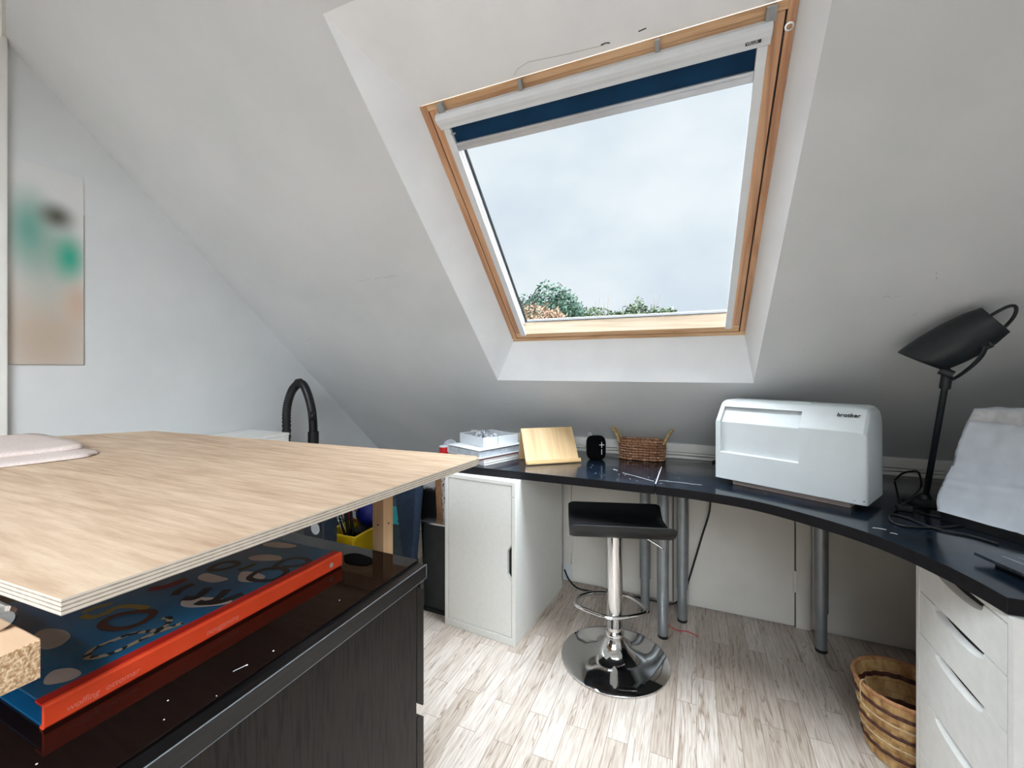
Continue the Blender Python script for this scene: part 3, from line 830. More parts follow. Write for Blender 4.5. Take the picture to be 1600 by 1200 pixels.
# ---------------- right white drawer unit
DX, DY0, DY1 = 0.577, 1.168, 1.577
du = thing('drawer_unit', 'white drawer unit with scooped finger grips under the curved desk', 'drawer unit', (DX, DY0, 0))
b_ = MB()
b_.box(DX, DX + .58, DY0, DY0 + .018, 0, .7205).box(DX, DX + .58, DY1 - .018, DY1, 0, .7205).box(DX, DX + .58, DY0 + .018, DY1 - .018, .7025, .7205).box(DX, DX + .58, DY0 + .018, DY1 - .018, 0, .02).box(DX + .568, DX + .58, DY0 + .018, DY1 - .018, .02, .70)
b_.build('body', 'cabinet_right', du, bevel=0.001)
zs = [0.022, 0.145, 0.307, 0.475, 0.593, 0.700]
ya, yb = DY0 + .0205, DY1 - .0205; ym = (ya + yb) / 2
for i in range(5):
    z0, z1 = zs[i] + .0016, zs[i + 1] - .0016
    def o_(xx, dpt, hw):
        arc = [(xx, ym + hw * cos(pi * q / 14), z1 - dpt * sin(pi * q / 14) ** .6) for q in range(15)]
        return [(xx, ya, z0), (xx, yb, z0), (xx, yb, z1)] + arc + [(xx, ya, z1)]
    b_ = MB(); notched(b_, o_(DX + .001, .028, .105), o_(DX + .017, .0225, .098))
    d_ = b_.build('drawer', 'cabinet_right', du)
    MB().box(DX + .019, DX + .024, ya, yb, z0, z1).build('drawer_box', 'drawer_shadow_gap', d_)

# ================================================================== things on the desk
# machine cover -------------------------------------------------
A = Vector((.069, 1.911, 0)); ang = math.atan2(-.467, .884)
cv = thing('sewing_machine_cover', 'white hard plastic machine case with a recessed front pocket, standing on the curved desk', 'machine cover', (A.x, A.y, ZD), ang)
W_ = .485
prf = [(0.0, .024), (0.0, .256), (.0035, .2615), (.045, .318), (.056, .330), (.075, .336), (.165, .337), (.185, .331), (.200, .316), (.208, .290), (.215, .024)]
def shift(p, k):  # squeeze the profile towards its middle
    return [(.107 + (y - .107) * k, .024 + (z - .024) * (k if z > .03 else 1)) for y, z in p]
xs = [0, .003, .009, .018, W_ - .026, W_ - .012, W_ - .004, W_]
ks = [.95, .975, .99, 1, 1, .985, .955, .91]
b_ = MB(); b_.loft([[(x, y, z) for y, z in shift(prf, k)] for x, k in zip(xs, ks)])
shell = b_.build('shell', 'cover_plastic', cv, local=True)
c_ = MB()
cp = [(-.03, .128), (.013, .131), (.013, .250), (.020, .260), (.056, .309), (.036, .3085), (.0, .34), (-.03, .34)]
c_.loft([[(x, y, z) for y, z in cp] for x in (.022, .294)])
cut = c_.build('tmp_cut', 'cover_plastic', cv, local=True)
bo = shell.modifiers.new('cut', 'BOOLEAN'); bo.operation = 'DIFFERENCE'; bo.object = cut; bo.solver = 'EXACT'
bpy.context.view_layer.update()
me = bpy.data.meshes.new_from_object(shell.evaluated_get(bpy.context.evaluated_depsgraph_get()))
shell.modifiers.clear(); shell.data = me
bpy.data.objects.remove(cut)
me.polygons.foreach_set('use_smooth', [True] * len(me.polygons))
try: me.set_sharp_from_angle(angle=radians(24))
except Exception: pass
bv = shell.modifiers.new('bevel', 'BEVEL'); bv.width = .0035; bv.segments = 3; bv.limit_method = 'ANGLE'; bv.angle_limit = radians(24)
MB().box(.055, W_ - .05, .032, .19, 0, .026).build('base', 'cover_base', cv, local=True, bevel=.004)
MB().box(.21, .31, .085, .15, .335, .3385).build('handle_recess', 'cover_plastic', cv, local=True, bevel=.001)
# logo lies on the sloping top panel: slope direction (y,z) from (.006,.263) to (.045,.318)
sl = math.atan2(.055, .039)
R_ = Matrix.Rotation(sl, 4, 'X')
p0 = Vector((.397, .0315, .3015))
nrm = Vector((0, -sin(sl), cos(sl)))
text_mesh('logo', 'brother', .019, 'ink_black', cv, p0 + nrm * 0.0015, R_, extrude=.0004, shear=.12, bold=0.0004, space=1.05)
for (x, z) in ((.476, .038), (.452, .036)):
    MB().cyl((x, .004, z), (x, .0, z), .0018, n=8).build('screw_hole', 'gap_dark', cv, local=True)

# desk lamp ------------------------------------------------------
lp = thing('desk_lamp', 'black metal desk lamp with bell shade and wire handle, beside the white machine cover', 'lamp', (0.738, 1.92, ZD))
b_ = MB(); b_.lathe([(.0001, 0), (.062, 0), (.062, .005), (.056, .010), (.02, .013), (.013, .03), (.0001, .03)], 48, (.727, 1.92), ZD)
b_.build('base', 'lamp_metal', lp, smooth=True)
JT = Vector((.717, 1.758, 1.190))
MB().cyl((.727, 1.92, ZD + .012), JT, .0085, n=20).build('pole', 'lamp_metal', lp, smooth=True)
jd = (JT - Vector((.727, 1.92, ZD))).normalized()
MB().cyl(JT - jd * .035, JT + jd * .006, .0135, n=20).build('collar', 'lamp_metal', lp, smooth=True)
Cc, Sc_ = cos(math.atan2(665, 1536)), sin(math.atan2(665, 1536))
def RT(px, py, t):   # a point at distance t in front of the camera's place, used to set the shade's axis
    a_ = (px - 800) / 665; return Vector(((a_ * Cc - Sc_) * t, (a_ * Sc_ + Cc) * t, 1.216 - (py - 577) / 665 * t))
Fp, Bp = RT(1438, 564, 1.37), RT(1549, 503, 1.25)
ax = (Bp - Fp); LS = ax.length; ax.normalize()
u_ = ax.cross(Vector((0, 0, 1))).normalized(); v_ = u_.cross(ax)
prs = [(.0, .057), (.02, .0600), (.06, .0635), (.11, .0640), (.16, .058), (.20, .047), (LS - .012, .037), (LS, .028)]
def ringp(h, r, n_=40): return [tuple(Fp + ax * (h - .46 * max(0, 1 - h / .16) * r * sin(2 * pi * i / n_)) + u_ * cos(2 * pi * i / n_) * r + v_ * sin(2 * pi * i / n_) * r) for i in range(n_)]
outl = [ringp(h, r) for h, r in prs] + [ringp(LS + .004, .012)]
b_ = MB(); b_.loft(outl, caps=False); b_.add(ringp(LS + .0045, .012), [tuple(range(40))])
sh_ = b_.build('shade', 'lamp_metal', lp, smooth=35)
so = sh_.modifiers.new('t', 'SOLIDIFY'); so.thickness = .002; so.offset = -1
MB().tube([Fp + ax * .03, Fp + ax * .08, Fp + ax * .13], [.018, .026, .012], 16).build('bulb', 'lamp_white_inside', lp, smooth=True)
# yoke from the pole up to the side of the shade
yk = [JT + Vector((.004, 0, -.012)), RT(1497, 588, 1.30), RT(1516, 574, 1.24), RT(1532, 558, 1.20), RT(1541, 541, 1.185)]
MB().tube(spline(yk, 6), .007, 8, flat=.6).build('yoke', 'lamp_metal', lp, smooth=True)
MB().cyl(RT(1537, 543, 1.20), RT(1549, 538, 1.185), .009, n=14).build('knob', 'lamp_metal', lp, smooth=True)
MB().cyl(RT(1468, 578, 1.33), RT(1489, 586, 1.31), .013, n=14).cyl(RT(1478, 590, 1.325), RT(1479, 575, 1.32), .009, n=12).build('hinge', 'lamp_metal', lp, smooth=True)
hn = [RT(1548, 493, 1.25), RT(1562, 485, 1.235), RT(1575, 479, 1.22), RT(1585, 478, 1.215), RT(1588, 484, 1.215), RT(1584, 495, 1.22), RT(1573, 508, 1.235), RT(1556, 523, 1.24)]
MB().tube(spline(hn, 5), .0045, 8).build('handle', 'lamp_metal', lp, smooth=True)

# white fabric cover over a second machine ------------------------
tr = MB()
fd = Vector((.554, -.833, 0)); bd = Vector((.833, .554, 0)); O_ = Vector((.672, 1.703, 0))
fcov = thing('dust_cover', 'white creased fabric dust cover draped over a machine, beside the desk lamp', 'dust cover', (.9, 1.6, ZD))
Lf = .40
def cover_pt(u, v):
    # u round the perimeter (0..1), v from hem to top (0..1); last part closes over the top
    if v < .8:
        h = v / .8; z = ZD + .028 + h * .315
        fb = .005 + .118 * h ** .85 - .012 * sin(pi * h) ; bb = .215 - .02 * h
        bul = .012 * sin(pi * min(1, h * 2.2)) if h < .45 else 0
        l0, l1 = -.004 - bul + .012 * h, Lf
        ins = 0
    else:
        k = (v - .8) / .2; z = ZD + .343 + .006 * sin(pi * k / 2)
        fb = .123 + .034 * k; bb = .195 - .034 * k; l0 = .008 + .05 * k; l1 = Lf - .05 * k
    per = u * 4; s = int(per) % 4; f = per - int(per)
    if s == 0: a_, c2 = l0 + (l1 - l0) * f, fb
    elif s == 1: a_, c2 = l1, fb + (bb - fb) * f
    elif s == 2: a_, c2 = l1 - (l1 - l0) * f, bb
    else: a_, c2 = l0, bb + (fb - bb) * f
    p = O_ + fd * a_ + bd * c2
    nn = mnoise.noise(Vector((a_ * 9, c2 * 9, z * 7))) * .010 + mnoise.noise(Vector((a_ * 26, c2 * 20, z * 16 + 5))) * .008 + mnoise.noise(Vector((a_ * 12 + 9, c2 * 5, z * 45))) * .003
    crease = -.006 * math.exp(-((a_ - .17 - (z - ZD) * .18) / .007) ** 2) if s == 0 and v < .8 else 0
    crease += -.004 * math.exp(-((z - ZD - .12 - .1 * a_) / .006) ** 2) if s == 0 and v < .8 else 0
    p += -bd * (nn + crease) * (1 if s == 0 else .3) - fd * nn * (1 if s == 3 else 0)
    return (p.x, p.y, z + (nn * .4 if v >= .75 else 0))
NU, NV = 200, 60
vs = [cover_pt(i / NU, j / NV) for j in range(NV + 1) for i in range(NU)]
fs_ = [(j * NU + i, j * NU + (i + 1) % NU, (j + 1) * NU + (i + 1) % NU, (j + 1) * NU + i) for j in range(NV) for i in range(NU)]
fs_.append(tuple(NV * NU + i for i in range(NU)))
b_ = MB(); b_.add(vs, fs_)
cl = b_.build('fabric', 'white_fabric', fcov, smooth='all')
# crumpled lighter patch along the top edge
def patch(u, v):
    q = cover_pt(.004 + .235 * u, .70 + .095 * v)
    return (q[0] - .003 + random.uniform(-.0012, .0012), q[1] - .003, q[2] + random.uniform(-.0012, .0012))
b_ = MB(); b_.grid(patch, 40, 7)
b_.build('gathered_hem', 'tissue', fcov, smooth='all', fix=False)
# dark machine bed showing under the hem
b_ = MB()
q = [O_ + fd * -.0 + bd * .012, O_ + fd * .40 + bd * .012, O_ + fd * .40 + bd * .205, O_ + fd * 0 + bd * .205]
b_.prism([(p.x, p.y) for p in q], ZD, ZD + .027)
b_.build('machine_bed', 'black_plastic', fcov, bevel=.002)

# tablet near the front edge
tb = thing('tablet', 'thin dark glass tablet propped slightly above the right end of the desk', 'tablet', (.72, 1.33, ZD))
pt = [(.612, 1.380), (.655, 1.235), (.84, 1.29), (.80, 1.435)]
MB().prism(pt, ZD + .014, ZD + .021).build('screen', 'tablet_glass', tb, bevel=.0015)
MB().prism([(.64, 1.36), (.68, 1.26), (.82, 1.30), (.785, 1.41)], ZD, ZD + .014).build('case', 'black_plastic', tb)
b_ = MB()
for k in range(4):
    b_.tube([(.66 + .03 * k, 1.375 + .006 * k, ZD + .0212), (.70 + .03 * k, 1.275 + .006 * k, ZD + .0212)], .0009, 5, flat=.3)
b_.build('screen_mark', 'paper_grey', tb)

# cables on the desk
def cable(name, pts, r, label, mat='black_rubber', k=8):
    return tag(MB().tube(spline(pts, k), r, 8).build(name, mat, smooth='all'), label, 'cable')
zc = ZD + .0035
D = lambda px, py: (RT(px, py, 665 * (1.216 - ZD) / (py - 577)).x, RT(px, py, 665 * (1.216 - ZD) / (py - 577)).y, zc)
cable('power_cable', [D(1398, 752), RT(1410, 740, 1.60), RT(1430, 736, 1.58), RT(1437, 742, 1.55), Vector(D(1439, 768)) + Vector((0, 0, .014)), Vector(D(1425, 785)) + Vector((0, 0, .014)), D(1396, 800), D(1390, 812), D(1404, 822), D(1436, 826), D(1470, 826), D(1510, 822)], .0032,
      'black power cable looping from the white machine cover across the desk')
cable('power_cable', [D(1392, 804), D(1420, 812), D(1452, 825), D(1480, 832), D(1520, 840), D(1560, 852)], .003, 'black cable lying along the foot of the white dust cover')
cable('power_cable', [D(1424, 797), D(1450, 806), D(1480, 810), D(1492, 803), D(1478, 797), D(1440, 793), D(1415, 795)], .0028, 'small black cable loop in front of the desk lamp base')
tag(MB().box(*sorted((D(1412, 798)[0] - .02, D(1412, 798)[0] + .02)), D(1412, 798)[1] - .012, D(1412, 798)[1] + .012, ZD, ZD + .016).build('plug', 'black_plastic', bevel=.003), 'black plug lying among the cables on the desk', 'plug')
cable('power_cable', [(0.075, 2.30, ZD + .004), (0.082, 2.335, ZD + .006), (0.10, 2.34, ZD + .004), (0.14, 2.30, ZD + .004), (.18, 2.22, ZD + .004)], .004, 'short black cable end at the wall behind the white machine cover')
# cable hanging under the desk and along the knee wall
cable('floor_cable', [(.066, 2.30, .720), (.066, 2.33, .62), (.059, 2.33, .507), (.024, 2.33, .374), (-.029, 2.33, .172), (-.059, 2.335, .068), (-.105, 2.34, .012), (-.17, 2.335, .006), (-.323, 2.336, .006), (-.47, 2.315, .006), (-.59, 2.300, .006), (-.655, 2.325, .03), (-.69, 2.345, .075)], .0045,
      'black cable hanging below the corner desk and trailing along the knee wall')
cable('red_wire', [(-.13, 2.15, .003), (-.08, 2.12, .003), (-.04, 2.13, .003), (.01, 2.11, .003)], .002, 'thin red wire on the floor between the desk legs', 'red_plastic')

# book stand ---------------------------------------------------------
st = thing('book_stand', 'pale bamboo tablet stand beside the stack of white folders', 'book stand', (-.744, 1.896, ZD), math.atan2(.170, .215))
SW = .274
# profile in (y,z): lip, base curl, sloping plate, bend, rear leg
path = [(.000, .022), (-.004, .006), (.004, .0035), (.014, .010), (.058, .085), (.098, .152), (.104, .158), (.110, .152), (.125, .085), (.142, .003)]
pth = [(p.x, p.y) for p in spline([(y, z, 0) for y, z in path], 4)]
pth = [(y, max(z, .0032)) for y, z in pth]
b_ = MB()
def strip(b_, pth, x0, x1, th):
    n_ = len(pth); L1, L2 = [], []
    for i, (y, z) in enumerate(pth):
        a_ = pth[max(i - 1, 0)]; c2 = pth[min(i + 1, n_ - 1)]
        ty, tz = c2[0] - a_[0], c2[1] - a_[1]; ll = sqrt(ty * ty + tz * tz) or 1
        ny, nz_ = -tz / ll * th / 2, ty / ll * th / 2
        L1.append((y + ny, z + nz_)); L2.append((y - ny, z - nz_))
    lp_ = L1 + L2[::-1]; m_ = len(lp_)
    vs = [(x, y, z) for x in (x0, x1) for y, z in lp_]
    fs2 = []
    for i in range(m_):
        j = (i + 1) % m_; fs2.append((i, j, m_ + j, m_ + i))
    for i in range(n_ - 1):
        fs2.append((i, i + 1, m_ - 2 - i, m_ - 1 - i)); fs2.append((m_ + m_ - 1 - i, m_ + m_ - 2 - i, m_ + i + 1, m_ + i))
    b_.add(vs, fs2)
strip(b_, pth[10:25] , 0, SW, .006)
b_.build('plate', 'bamboo', st, local=True)
b_ = MB(); strip(b_, pth[:11], 0, SW + .004, .006); b_.build('lip', 'bamboo_lip', st, local=True)
b_ = MB(); strip(b_, pth[24:], 0, SW, .006); b_.build('rear_leg', 'bamboo', st, local=True)

# bluetooth speaker ---------------------------------------------------
spk = thing('speaker', 'small black fabric speaker with a white plus sign, between book stand and wicker basket', 'speaker', (-.470, 2.165, ZD), radians(23))
def sq_loop(w_, d_, z, n_=32, p=3.2):
    L = []
    for i in range(n_):
        a_ = 2 * pi * i / n_; c2, s2 = cos(a_), sin(a_)
        L.append((w_ * abs(c2) ** (2 / p) * (1 if c2 >= 0 else -1), d_ * abs(s2) ** (2 / p) * (1 if s2 >= 0 else -1), z))
    return L
b_ = MB()
zz = [0, .004, .014, .030, .062, .092, .108, .118, .121]; kk = [.55, .72, .90, .985, 1, .985, .90, .70, .45]
b_.loft([sq_loop(.049 * k, .026 * (k ** .8), z) for z, k in zip(zz, kk)])
b_.build('body', 'matte_black', spk, local=True, smooth='all')
fy = -.0275
MB().box(.012, .036, fy, fy + .004, .0765, .0800).box(.0222, .0258, fy, fy + .004, .064, .0925).build('plus_sign', 'paper_white', spk, local=True)
MB().box(.0222, .0258, fy, fy + .004, .030, .056).build('minus_sign', 'paper_white', spk, local=True)
lo = [(-.030 + .007 * cos(a_), 0, .125 + .011 * sin(a_) - .004 * cos(a_)) for a_ in [2 * pi * i / 20 for i in range(20)]]
MB().tube(lo, .0018, 6, closed=True).build('loop', 'paper_white', spk, local=True, smooth='all')

# small wicker basket --------------------------------------------------
wb = thing('wicker_basket', 'small oval brown wicker basket with two upright handles on the desk', 'basket', (-.256, 2.272, ZD))
def oval(cx, cy, rx, ry, n_, z, amp, ph, k=16):
    L = []
    for i in range(n_):
        a_ = 2 * pi * i / n_; c2, s2 = cos(a_), sin(a_)
        q = amp * sin(k * a_ + ph)
        x = (rx + q) * abs(c2) ** (2 / 3.2) * (1 if c2 >= 0 else -1); y = (ry + q) * abs(s2) ** (2 / 3.2) * (1 if s2 >= 0 else -1)
        L.append((cx + x, cy + y, z + .0012 * sin(k * a_ + ph + 1)))
    return L
b_ = MB()
for r_ in range(7):
    z = .007 + r_ * .0130; k_ = 1 + .05 * r_ / 7
    b_.tube(oval(0, 0, .105 * k_, .052 * k_, 240, z, .0052, pi * (r_ % 2), 15), .0060, 7, closed=True, flat=.95)
b_.build('woven_side', 'wicker', wb, local=True, smooth='all')
MB().loft([oval(0, 0, .10, .048, 48, .001, 0, 0), oval(0, 0, .10, .048, 48, .006, 0, 0)]).build('bottom', 'wicker', wb, local=True)
b_ = MB()
for q in (0, pi):
    b_.tube([(x, y, z + .0012 * sin(i * .9 + q)) for i, (x, y, z) in enumerate(oval(0, 0, .1125, .0565, 150, .095, .0025, q, 26))], .0050, 7, closed=True)
b_.build('braided_rim', 'wicker', wb, local=True, smooth='all')
for sgn in (-1, 1):
    pts = spline([(sgn * .108, -.040, .085), (sgn * .125, -.034, .125), (sgn * .142, -.018, .150), (sgn * .147, .0, .156), (sgn * .142, .018, .150), (sgn * .125, .034, .125), (sgn * .108, .040, .085)], 6)
    b_ = MB()
    for ph in (0, pi):
        b_.tube([(p.x + .003 * cos(i * 1.1 + ph), p.y + .003 * sin(i * 1.1 + ph), p.z) for i, p in enumerate(pts)], .0052, 7)
    b_.build('handle', 'wicker_handle', wb, local=True, smooth='all')

# stack of folders and papers ------------------------------------------
# every layer is its own thing; a common turn of the stack against the desk
def slab(name, label, cat, cx, cy, w_, d_, z0, h, rot, cover, inner, group=None, spine=True):
    t_ = thing(name, label, cat, (cx, cy, z0), rot, group)
    MB().box(-w_ / 2, w_ / 2, -d_ / 2, d_ / 2, 0, .0018).box(-w_ / 2, w_ / 2, -d_ / 2, d_ / 2, h - .0018, h).box(-w_ / 2, -w_ / 2 + .002, -d_ / 2, d_ / 2, .0018, h - .0018).build('cover', cover, t_, local=True)
    MB().box(-w_ / 2 + .003, w_ / 2 - .004, -d_ / 2 + .003, d_ / 2 - .003, .0019, h - .0019).build('pages', inner, t_, local=True)
    return t_
ra = radians(69)      # long side direction
slab('magazine', 'thin pale magazine at the very bottom of the stack beside the book stand', 'magazine', -.975, 1.985, .29, .215, ZD, .012, ra, 'paper_white', 'pages')
slab('magazine', 'white magazine with red page edges, second from the bottom of the stack', 'magazine', -.985, 1.975, .28, .21, ZD + .0122, .013, ra + .05, 'paper_white', 'pages')
slab('magazine', 'pink-edged magazine under the white folder in the desk stack', 'magazine', -.99, 1.975, .285, .212, ZD + .0254, .010, ra - .02, 'magazine_red', 'pages')
bd_ = thing('ring_binder', 'white glossy binder supporting the open cardboard tray', 'binder', (-.998, 1.968, ZD + .0356), ra - .01)
b_ = MB()
b_.box(-.155, .155, -.125, .125, 0, .003).box(-.155, .155, -.125, .125, .037, .040).box(-.155, .155, .122, .125, .003, .037)
b_.build('cover', 'paper_white', bd_, local=True, bevel=.0008)
MB().box(-.148, .148, -.118, .112, .004, .032).build('paper_block', 'paper_grey', bd_, local=True)
# open tray on top
ty = thing('open_box', 'open white cardboard tray filled with crumpled wrapping on top of the stack', 'box', (-1.000, 1.998, ZD + .0756), radians(60))
tw, td, th_ = .105, .115, .048
b_ = MB().box(-tw, tw, -td, td, 0, .002).box(-tw, tw, -td, -td + .002, .002, th_).box(-tw, tw, td - .002, td, .002, th_).box(-tw, -tw + .002, -td + .002, td - .002, .002, th_).box(tw - .002, tw, -td + .002, td - .002, .002, th_)
b_.build('tray', 'box_card', ty, local=True)
b_ = MB().box(-tw + .002, tw - .002, td - .012, td - .002, th_ - .003, th_).box(-tw + .002, tw - .002, -td + .002, -td + .010, th_ - .003, th_)
b_.build('folded_rim', 'paper_white', ty, local=True)
MB().box(-.02, -.018, -td - .0006, -td, .0, th_).build('seam', 'gap_dark', ty, local=True)
cw = MB()
rnd = random.Random(3)
def crum(u, v):
    x, y = (u - .5) * .15, (v - .5) * .19
    e2 = max(0, 1 - (2 * abs(u - .5)) ** 3) * max(0, 1 - (2 * abs(v - .5)) ** 3)
    return (x - .02, y, .006 + e2 * (.050 + .020 * mnoise.noise(Vector((x * 40, y * 40, 1))) + rnd.uniform(-.006, .006)))
cw.grid(crum, 22, 26)
tag(cw.build('crumpled_wrapping', 'foil', fix=False), 'crumpled silvery grey wrapping lying in the open white tray', 'wrapping')
o = bpy.data.objects['crumpled_wrapping']; o.location = (-1.0, 1.998, ZD + .0756); o.rotation_euler = (0, 0, radians(60))

# red capped jar behind the stack
jr = thing('jar', 'red jar with a pale rim on the desk left of the folder stack', 'jar', (-1.195, 1.875, ZD))
b_ = MB(); b_.lathe([(.0001, 0), (.022, 0), (.023, .004), (.023, .060), (.0001, .060)], 28, (-1.195, 1.875), ZD); b_.build('body', 'red_plastic', jr, smooth=30)
b_ = MB(); b_.lathe([(.0001, .0602), (.023, .0602), (.0235, .065), (.0001, .066)], 28, (-1.195, 1.875), ZD); b_.build('lid', 'box_card', jr, smooth=30)
pl = MB(); pl.lathe([(.0001, -.002), (.038, -.002), (.041, .0), (.038, .002), (.0001, .002)], 36)
pl.xform(Matrix.Translation((-1.215, 1.972, ZD + .0412)) @ Matrix.Rotation(radians(23), 4, 'Z') @ Matrix.Rotation(radians(84), 4, 'X'))
tag(pl.build('disc', 'paper_grey', smooth=30), 'pale round disc standing behind the red jar', 'disc')

# ================================================================== bar stool
SXY = (-.316, 1.813)
bs = thing('bar_stool', 'low bar stool with black curved seat on a round chrome base', 'stool', (SXY[0], SXY[1], 0))
b_ = MB()
b_.lathe([(.0001, 0), (.216, 0), (.221, .003), (.221, .007), (.212, .011), (.17, .020), (.12, .030), (.085, .042), (.062, .058), (.048, .076), (.041, .090), (.038, .097), (.0001, .097)], 96, SXY)
b_.build('base', 'chrome', bs, smooth=60)
b_ = MB(); b_.lathe([(.0001, .095), (.037, .095), (.040, .099), (.040, .116), (.036, .121), (.0001, .121)], 40, SXY); b_.build('collar', 'chrome', bs, smooth=50)
b_ = MB(); b_.lathe([(.0001, .120), (.0305, .120), (.0305, .19), (.0001, .19)], 40, SXY); b_.build('gas_lift', 'chrome', bs, smooth=50)
b_ = MB(); b_.lathe([(.0001, .140), (.0335, .140), (.0345, .143), (.0325, .55), (.0001, .55)], 40, SXY); b_.build('sleeve', 'chrome', bs, smooth=50)
rg = [(-0.495, 1.855), (-0.489, 1.899), (-0.442, 1.952), (-0.374, 1.979), (-0.303, 1.991), (-0.243, 1.959), (-0.202, 1.905), (-0.211, 1.87), (-0.277, 1.812), (-0.344, 1.785), (-0.423, 1.800), (-0.478, 1.818)]
rg = [(x + .004, y - .012, .19) for x, y in rg]
MB().tube(spline(rg, 5, closed=True), .0088, 12, closed=True).build('footrest', 'chrome', bs, smooth='all')
# seat: a padded shell, near and far edges curled upwards, turned a little
SR = radians(17)
def seat_pt(u, v, off):
    # u across 0..1, v front-back 0..1
    x = (u - .5) * .405; y = (v - .5) * .30
    e2 = abs(2 * v - 1)
    k = max(0, (e2 - .55) / .45)
    z = .562 + .046 * k ** 1.5
    if v < .5: z -= .002
    y *= 1 - .03 * k
    xe = max(0, (abs(2 * u - 1) - .90) / .10)
    z -= .004 * xe
    return x, y, z + off * (1 - .55 * xe ** 2) * (1 - .3 * k)
nu, nv = 24, 30
loops = []
vs = [seat_pt(i / nu, j / nv, .014) for j in range(nv + 1) for i in range(nu + 1)] + [seat_pt(i / nu, j / nv, -.014) for j in range(nv + 1) for i in range(nu + 1)]
NN = (nu + 1) * (nv + 1); fs2 = []
for j in range(nv):
    for i in range(nu):
        a_ = j * (nu + 1) + i
        fs2.append((a_, a_ + 1, a_ + nu + 2, a_ + nu + 1)); fs2.append((NN + a_ + nu + 1, NN + a_ + nu + 2, NN + a_ + 1, NN + a_))
for i in range(nu):
    fs2.append((i, NN + i, NN + i + 1, i + 1)); a_ = nv * (nu + 1) + i; fs2.append((a_ + 1, NN + a_ + 1, NN + a_, a_))
for j in range(nv):
    a_ = j * (nu + 1); fs2.append((a_ + nu + 1, NN + a_ + nu + 1, NN + a_, a_)); a_ += nu; fs2.append((a_, NN + a_, NN + a_ + nu + 1, a_ + nu + 1))
b_ = MB(); b_.add(vs, fs2)
b_.xform(Matrix.Translation((SXY[0] + .017, SXY[1] - .012, 0)) @ Matrix.Rotation(SR, 4, 'Z'))
st_ = b_.build('seat', 'black_leatherette', bs, smooth='all', bevel=.008, seg=3)
b_ = MB(); b_.box(-.07, .07, -.07, .07, .538, .5475); b_.xform(Matrix.Translation((SXY[0], SXY[1], 0)) @ Matrix.Rotation(SR, 4, 'Z')); b_.build('seat_plate', 'black_plastic', bs)
MB().tube(spline([(-.30, 1.84, .542), (-.235, 1.85, .538), (-.215, 1.852, .520), (-.175, 1.862, .500), (-.125, 1.872, .470)], 6), .0042, 8).build('lever', 'chrome', bs, smooth='all')

# ================================================================== waste basket
BC = (.604, 1.722)
wk = thing('waste_basket', 'tall round splint waste basket with dark brown bands beside the drawer unit', 'basket', (BC[0], BC[1], 0))
nb = 40
def bprof(h): return .094 + .034 * h ** .8
b_ = MB()
loops = []
for j in range(31):
    h = j / 30; z = .002 + h * .220; L = []
    for i in range(160):
        a_ = 2 * pi * i / 160
        r_ = bprof(h) + .0026 * sin(a_ * 20) * (1 if int(h * 7) % 2 else -1)
        L.append((BC[0] + r_ * cos(a_), BC[1] + r_ * sin(a_), z))
    loops.append(L)
for j in range(30, -1, -3):
    h = j / 30; z = .006 + h * .216
    loops.append([(BC[0] + (bprof(h) - .005) * cos(2 * pi * i / 160), BC[1] + (bprof(h) - .005) * sin(2 * pi * i / 160), z) for i in range(160)])
b_.loft(loops)
b_.build('woven_side', 'splint', wk, smooth=50)
def band(h, r_, mat, nm, tilt=0.0, zoff=0):
    pts = []
    for i in range(120):
        a_ = 2 * pi * i / 120; hh = h + tilt * sin(a_)
        rr_ = bprof(hh) + .0022 + .0008 * sin(a_ * 20)
        pts.append((BC[0] + rr_ * cos(a_), BC[1] + rr_ * sin(a_), .002 + hh * .220))
    return MB().tube(pts, r_, 8, closed=True, flat=1.6).build(nm, mat, wk, smooth='all')
band(.20, .0034, 'splint_dark', 'dark_band'); band(.52, .0034, 'splint_dark', 'dark_band'); band(.82, .0034, 'splint_dark', 'dark_band')
band(.36, .0016, 'jute', 'thin_band'); band(.67, .0016, 'jute', 'thin_band')
for h, dr in ((.80, -.0085), (.45, -.0085)):
    pts = []
    for i in range(160):
        a0 = 2 * pi * i / 160
        pts.append((BC[0] + (bprof(h) + dr + .0022 * sin(a0 * 20)) * cos(a0), BC[1] + (bprof(h) + dr + .0022 * sin(a0 * 20)) * sin(a0), .002 + h * .220))
    MB().tube(pts, .0045, 8, closed=True, flat=1.8).build('inner_band', 'splint_dark', wk, smooth='all')
band(1.0, .0042, 'splint_rim', 'rim')
a_ = radians(202)
px_, py_ = BC[0] + .136 * cos(a_), BC[1] + .136 * sin(a_)
MB().tube(spline([(px_ + .022, py_ + .008, .215), (px_ + .012, py_ + .004, .236), (px_ - .001, py_, .232), (px_ - .002, py_ + .001, .20), (px_ - .001, py_ + .001, .165)], 5), .0013, 6).build('string', 'jute', wk, smooth='all')

# ================================================================== work table
wt = thing('plywood_top', 'large bare plywood worktop lying on trestles at left', 'tabletop', (-1.3, .62, .952))
A_, B_, C_, D_ = (-.623, .226), (-.549, 1.062), (-1.994, .990), (-2.212, .69)
ply = [(-2.212, .215), (-.749, .219), A_, (-.5525, 1.030), (-.556, 1.052), (-.575, 1.068), C_, D_]
b_ = MB(); n_ = len(ply)
z0, z1 = .952, .970
b_.add([(x, y, z0) for x, y in ply] + [(x, y, z1) for x, y in ply], [tuple(range(n_ - 1, -1, -1)), tuple(range(n_, 2 * n_))])
b_.mi = 1
b_.add([(x, y, z0) for x, y in ply] + [(x, y, z1) for x, y in ply], [(i, (i + 1) % n_, n_ + (i + 1) % n_, n_ + i) for i in range(n_)])
b_.build('sheet', ['plywood_face', 'plywood_edge'], wt)
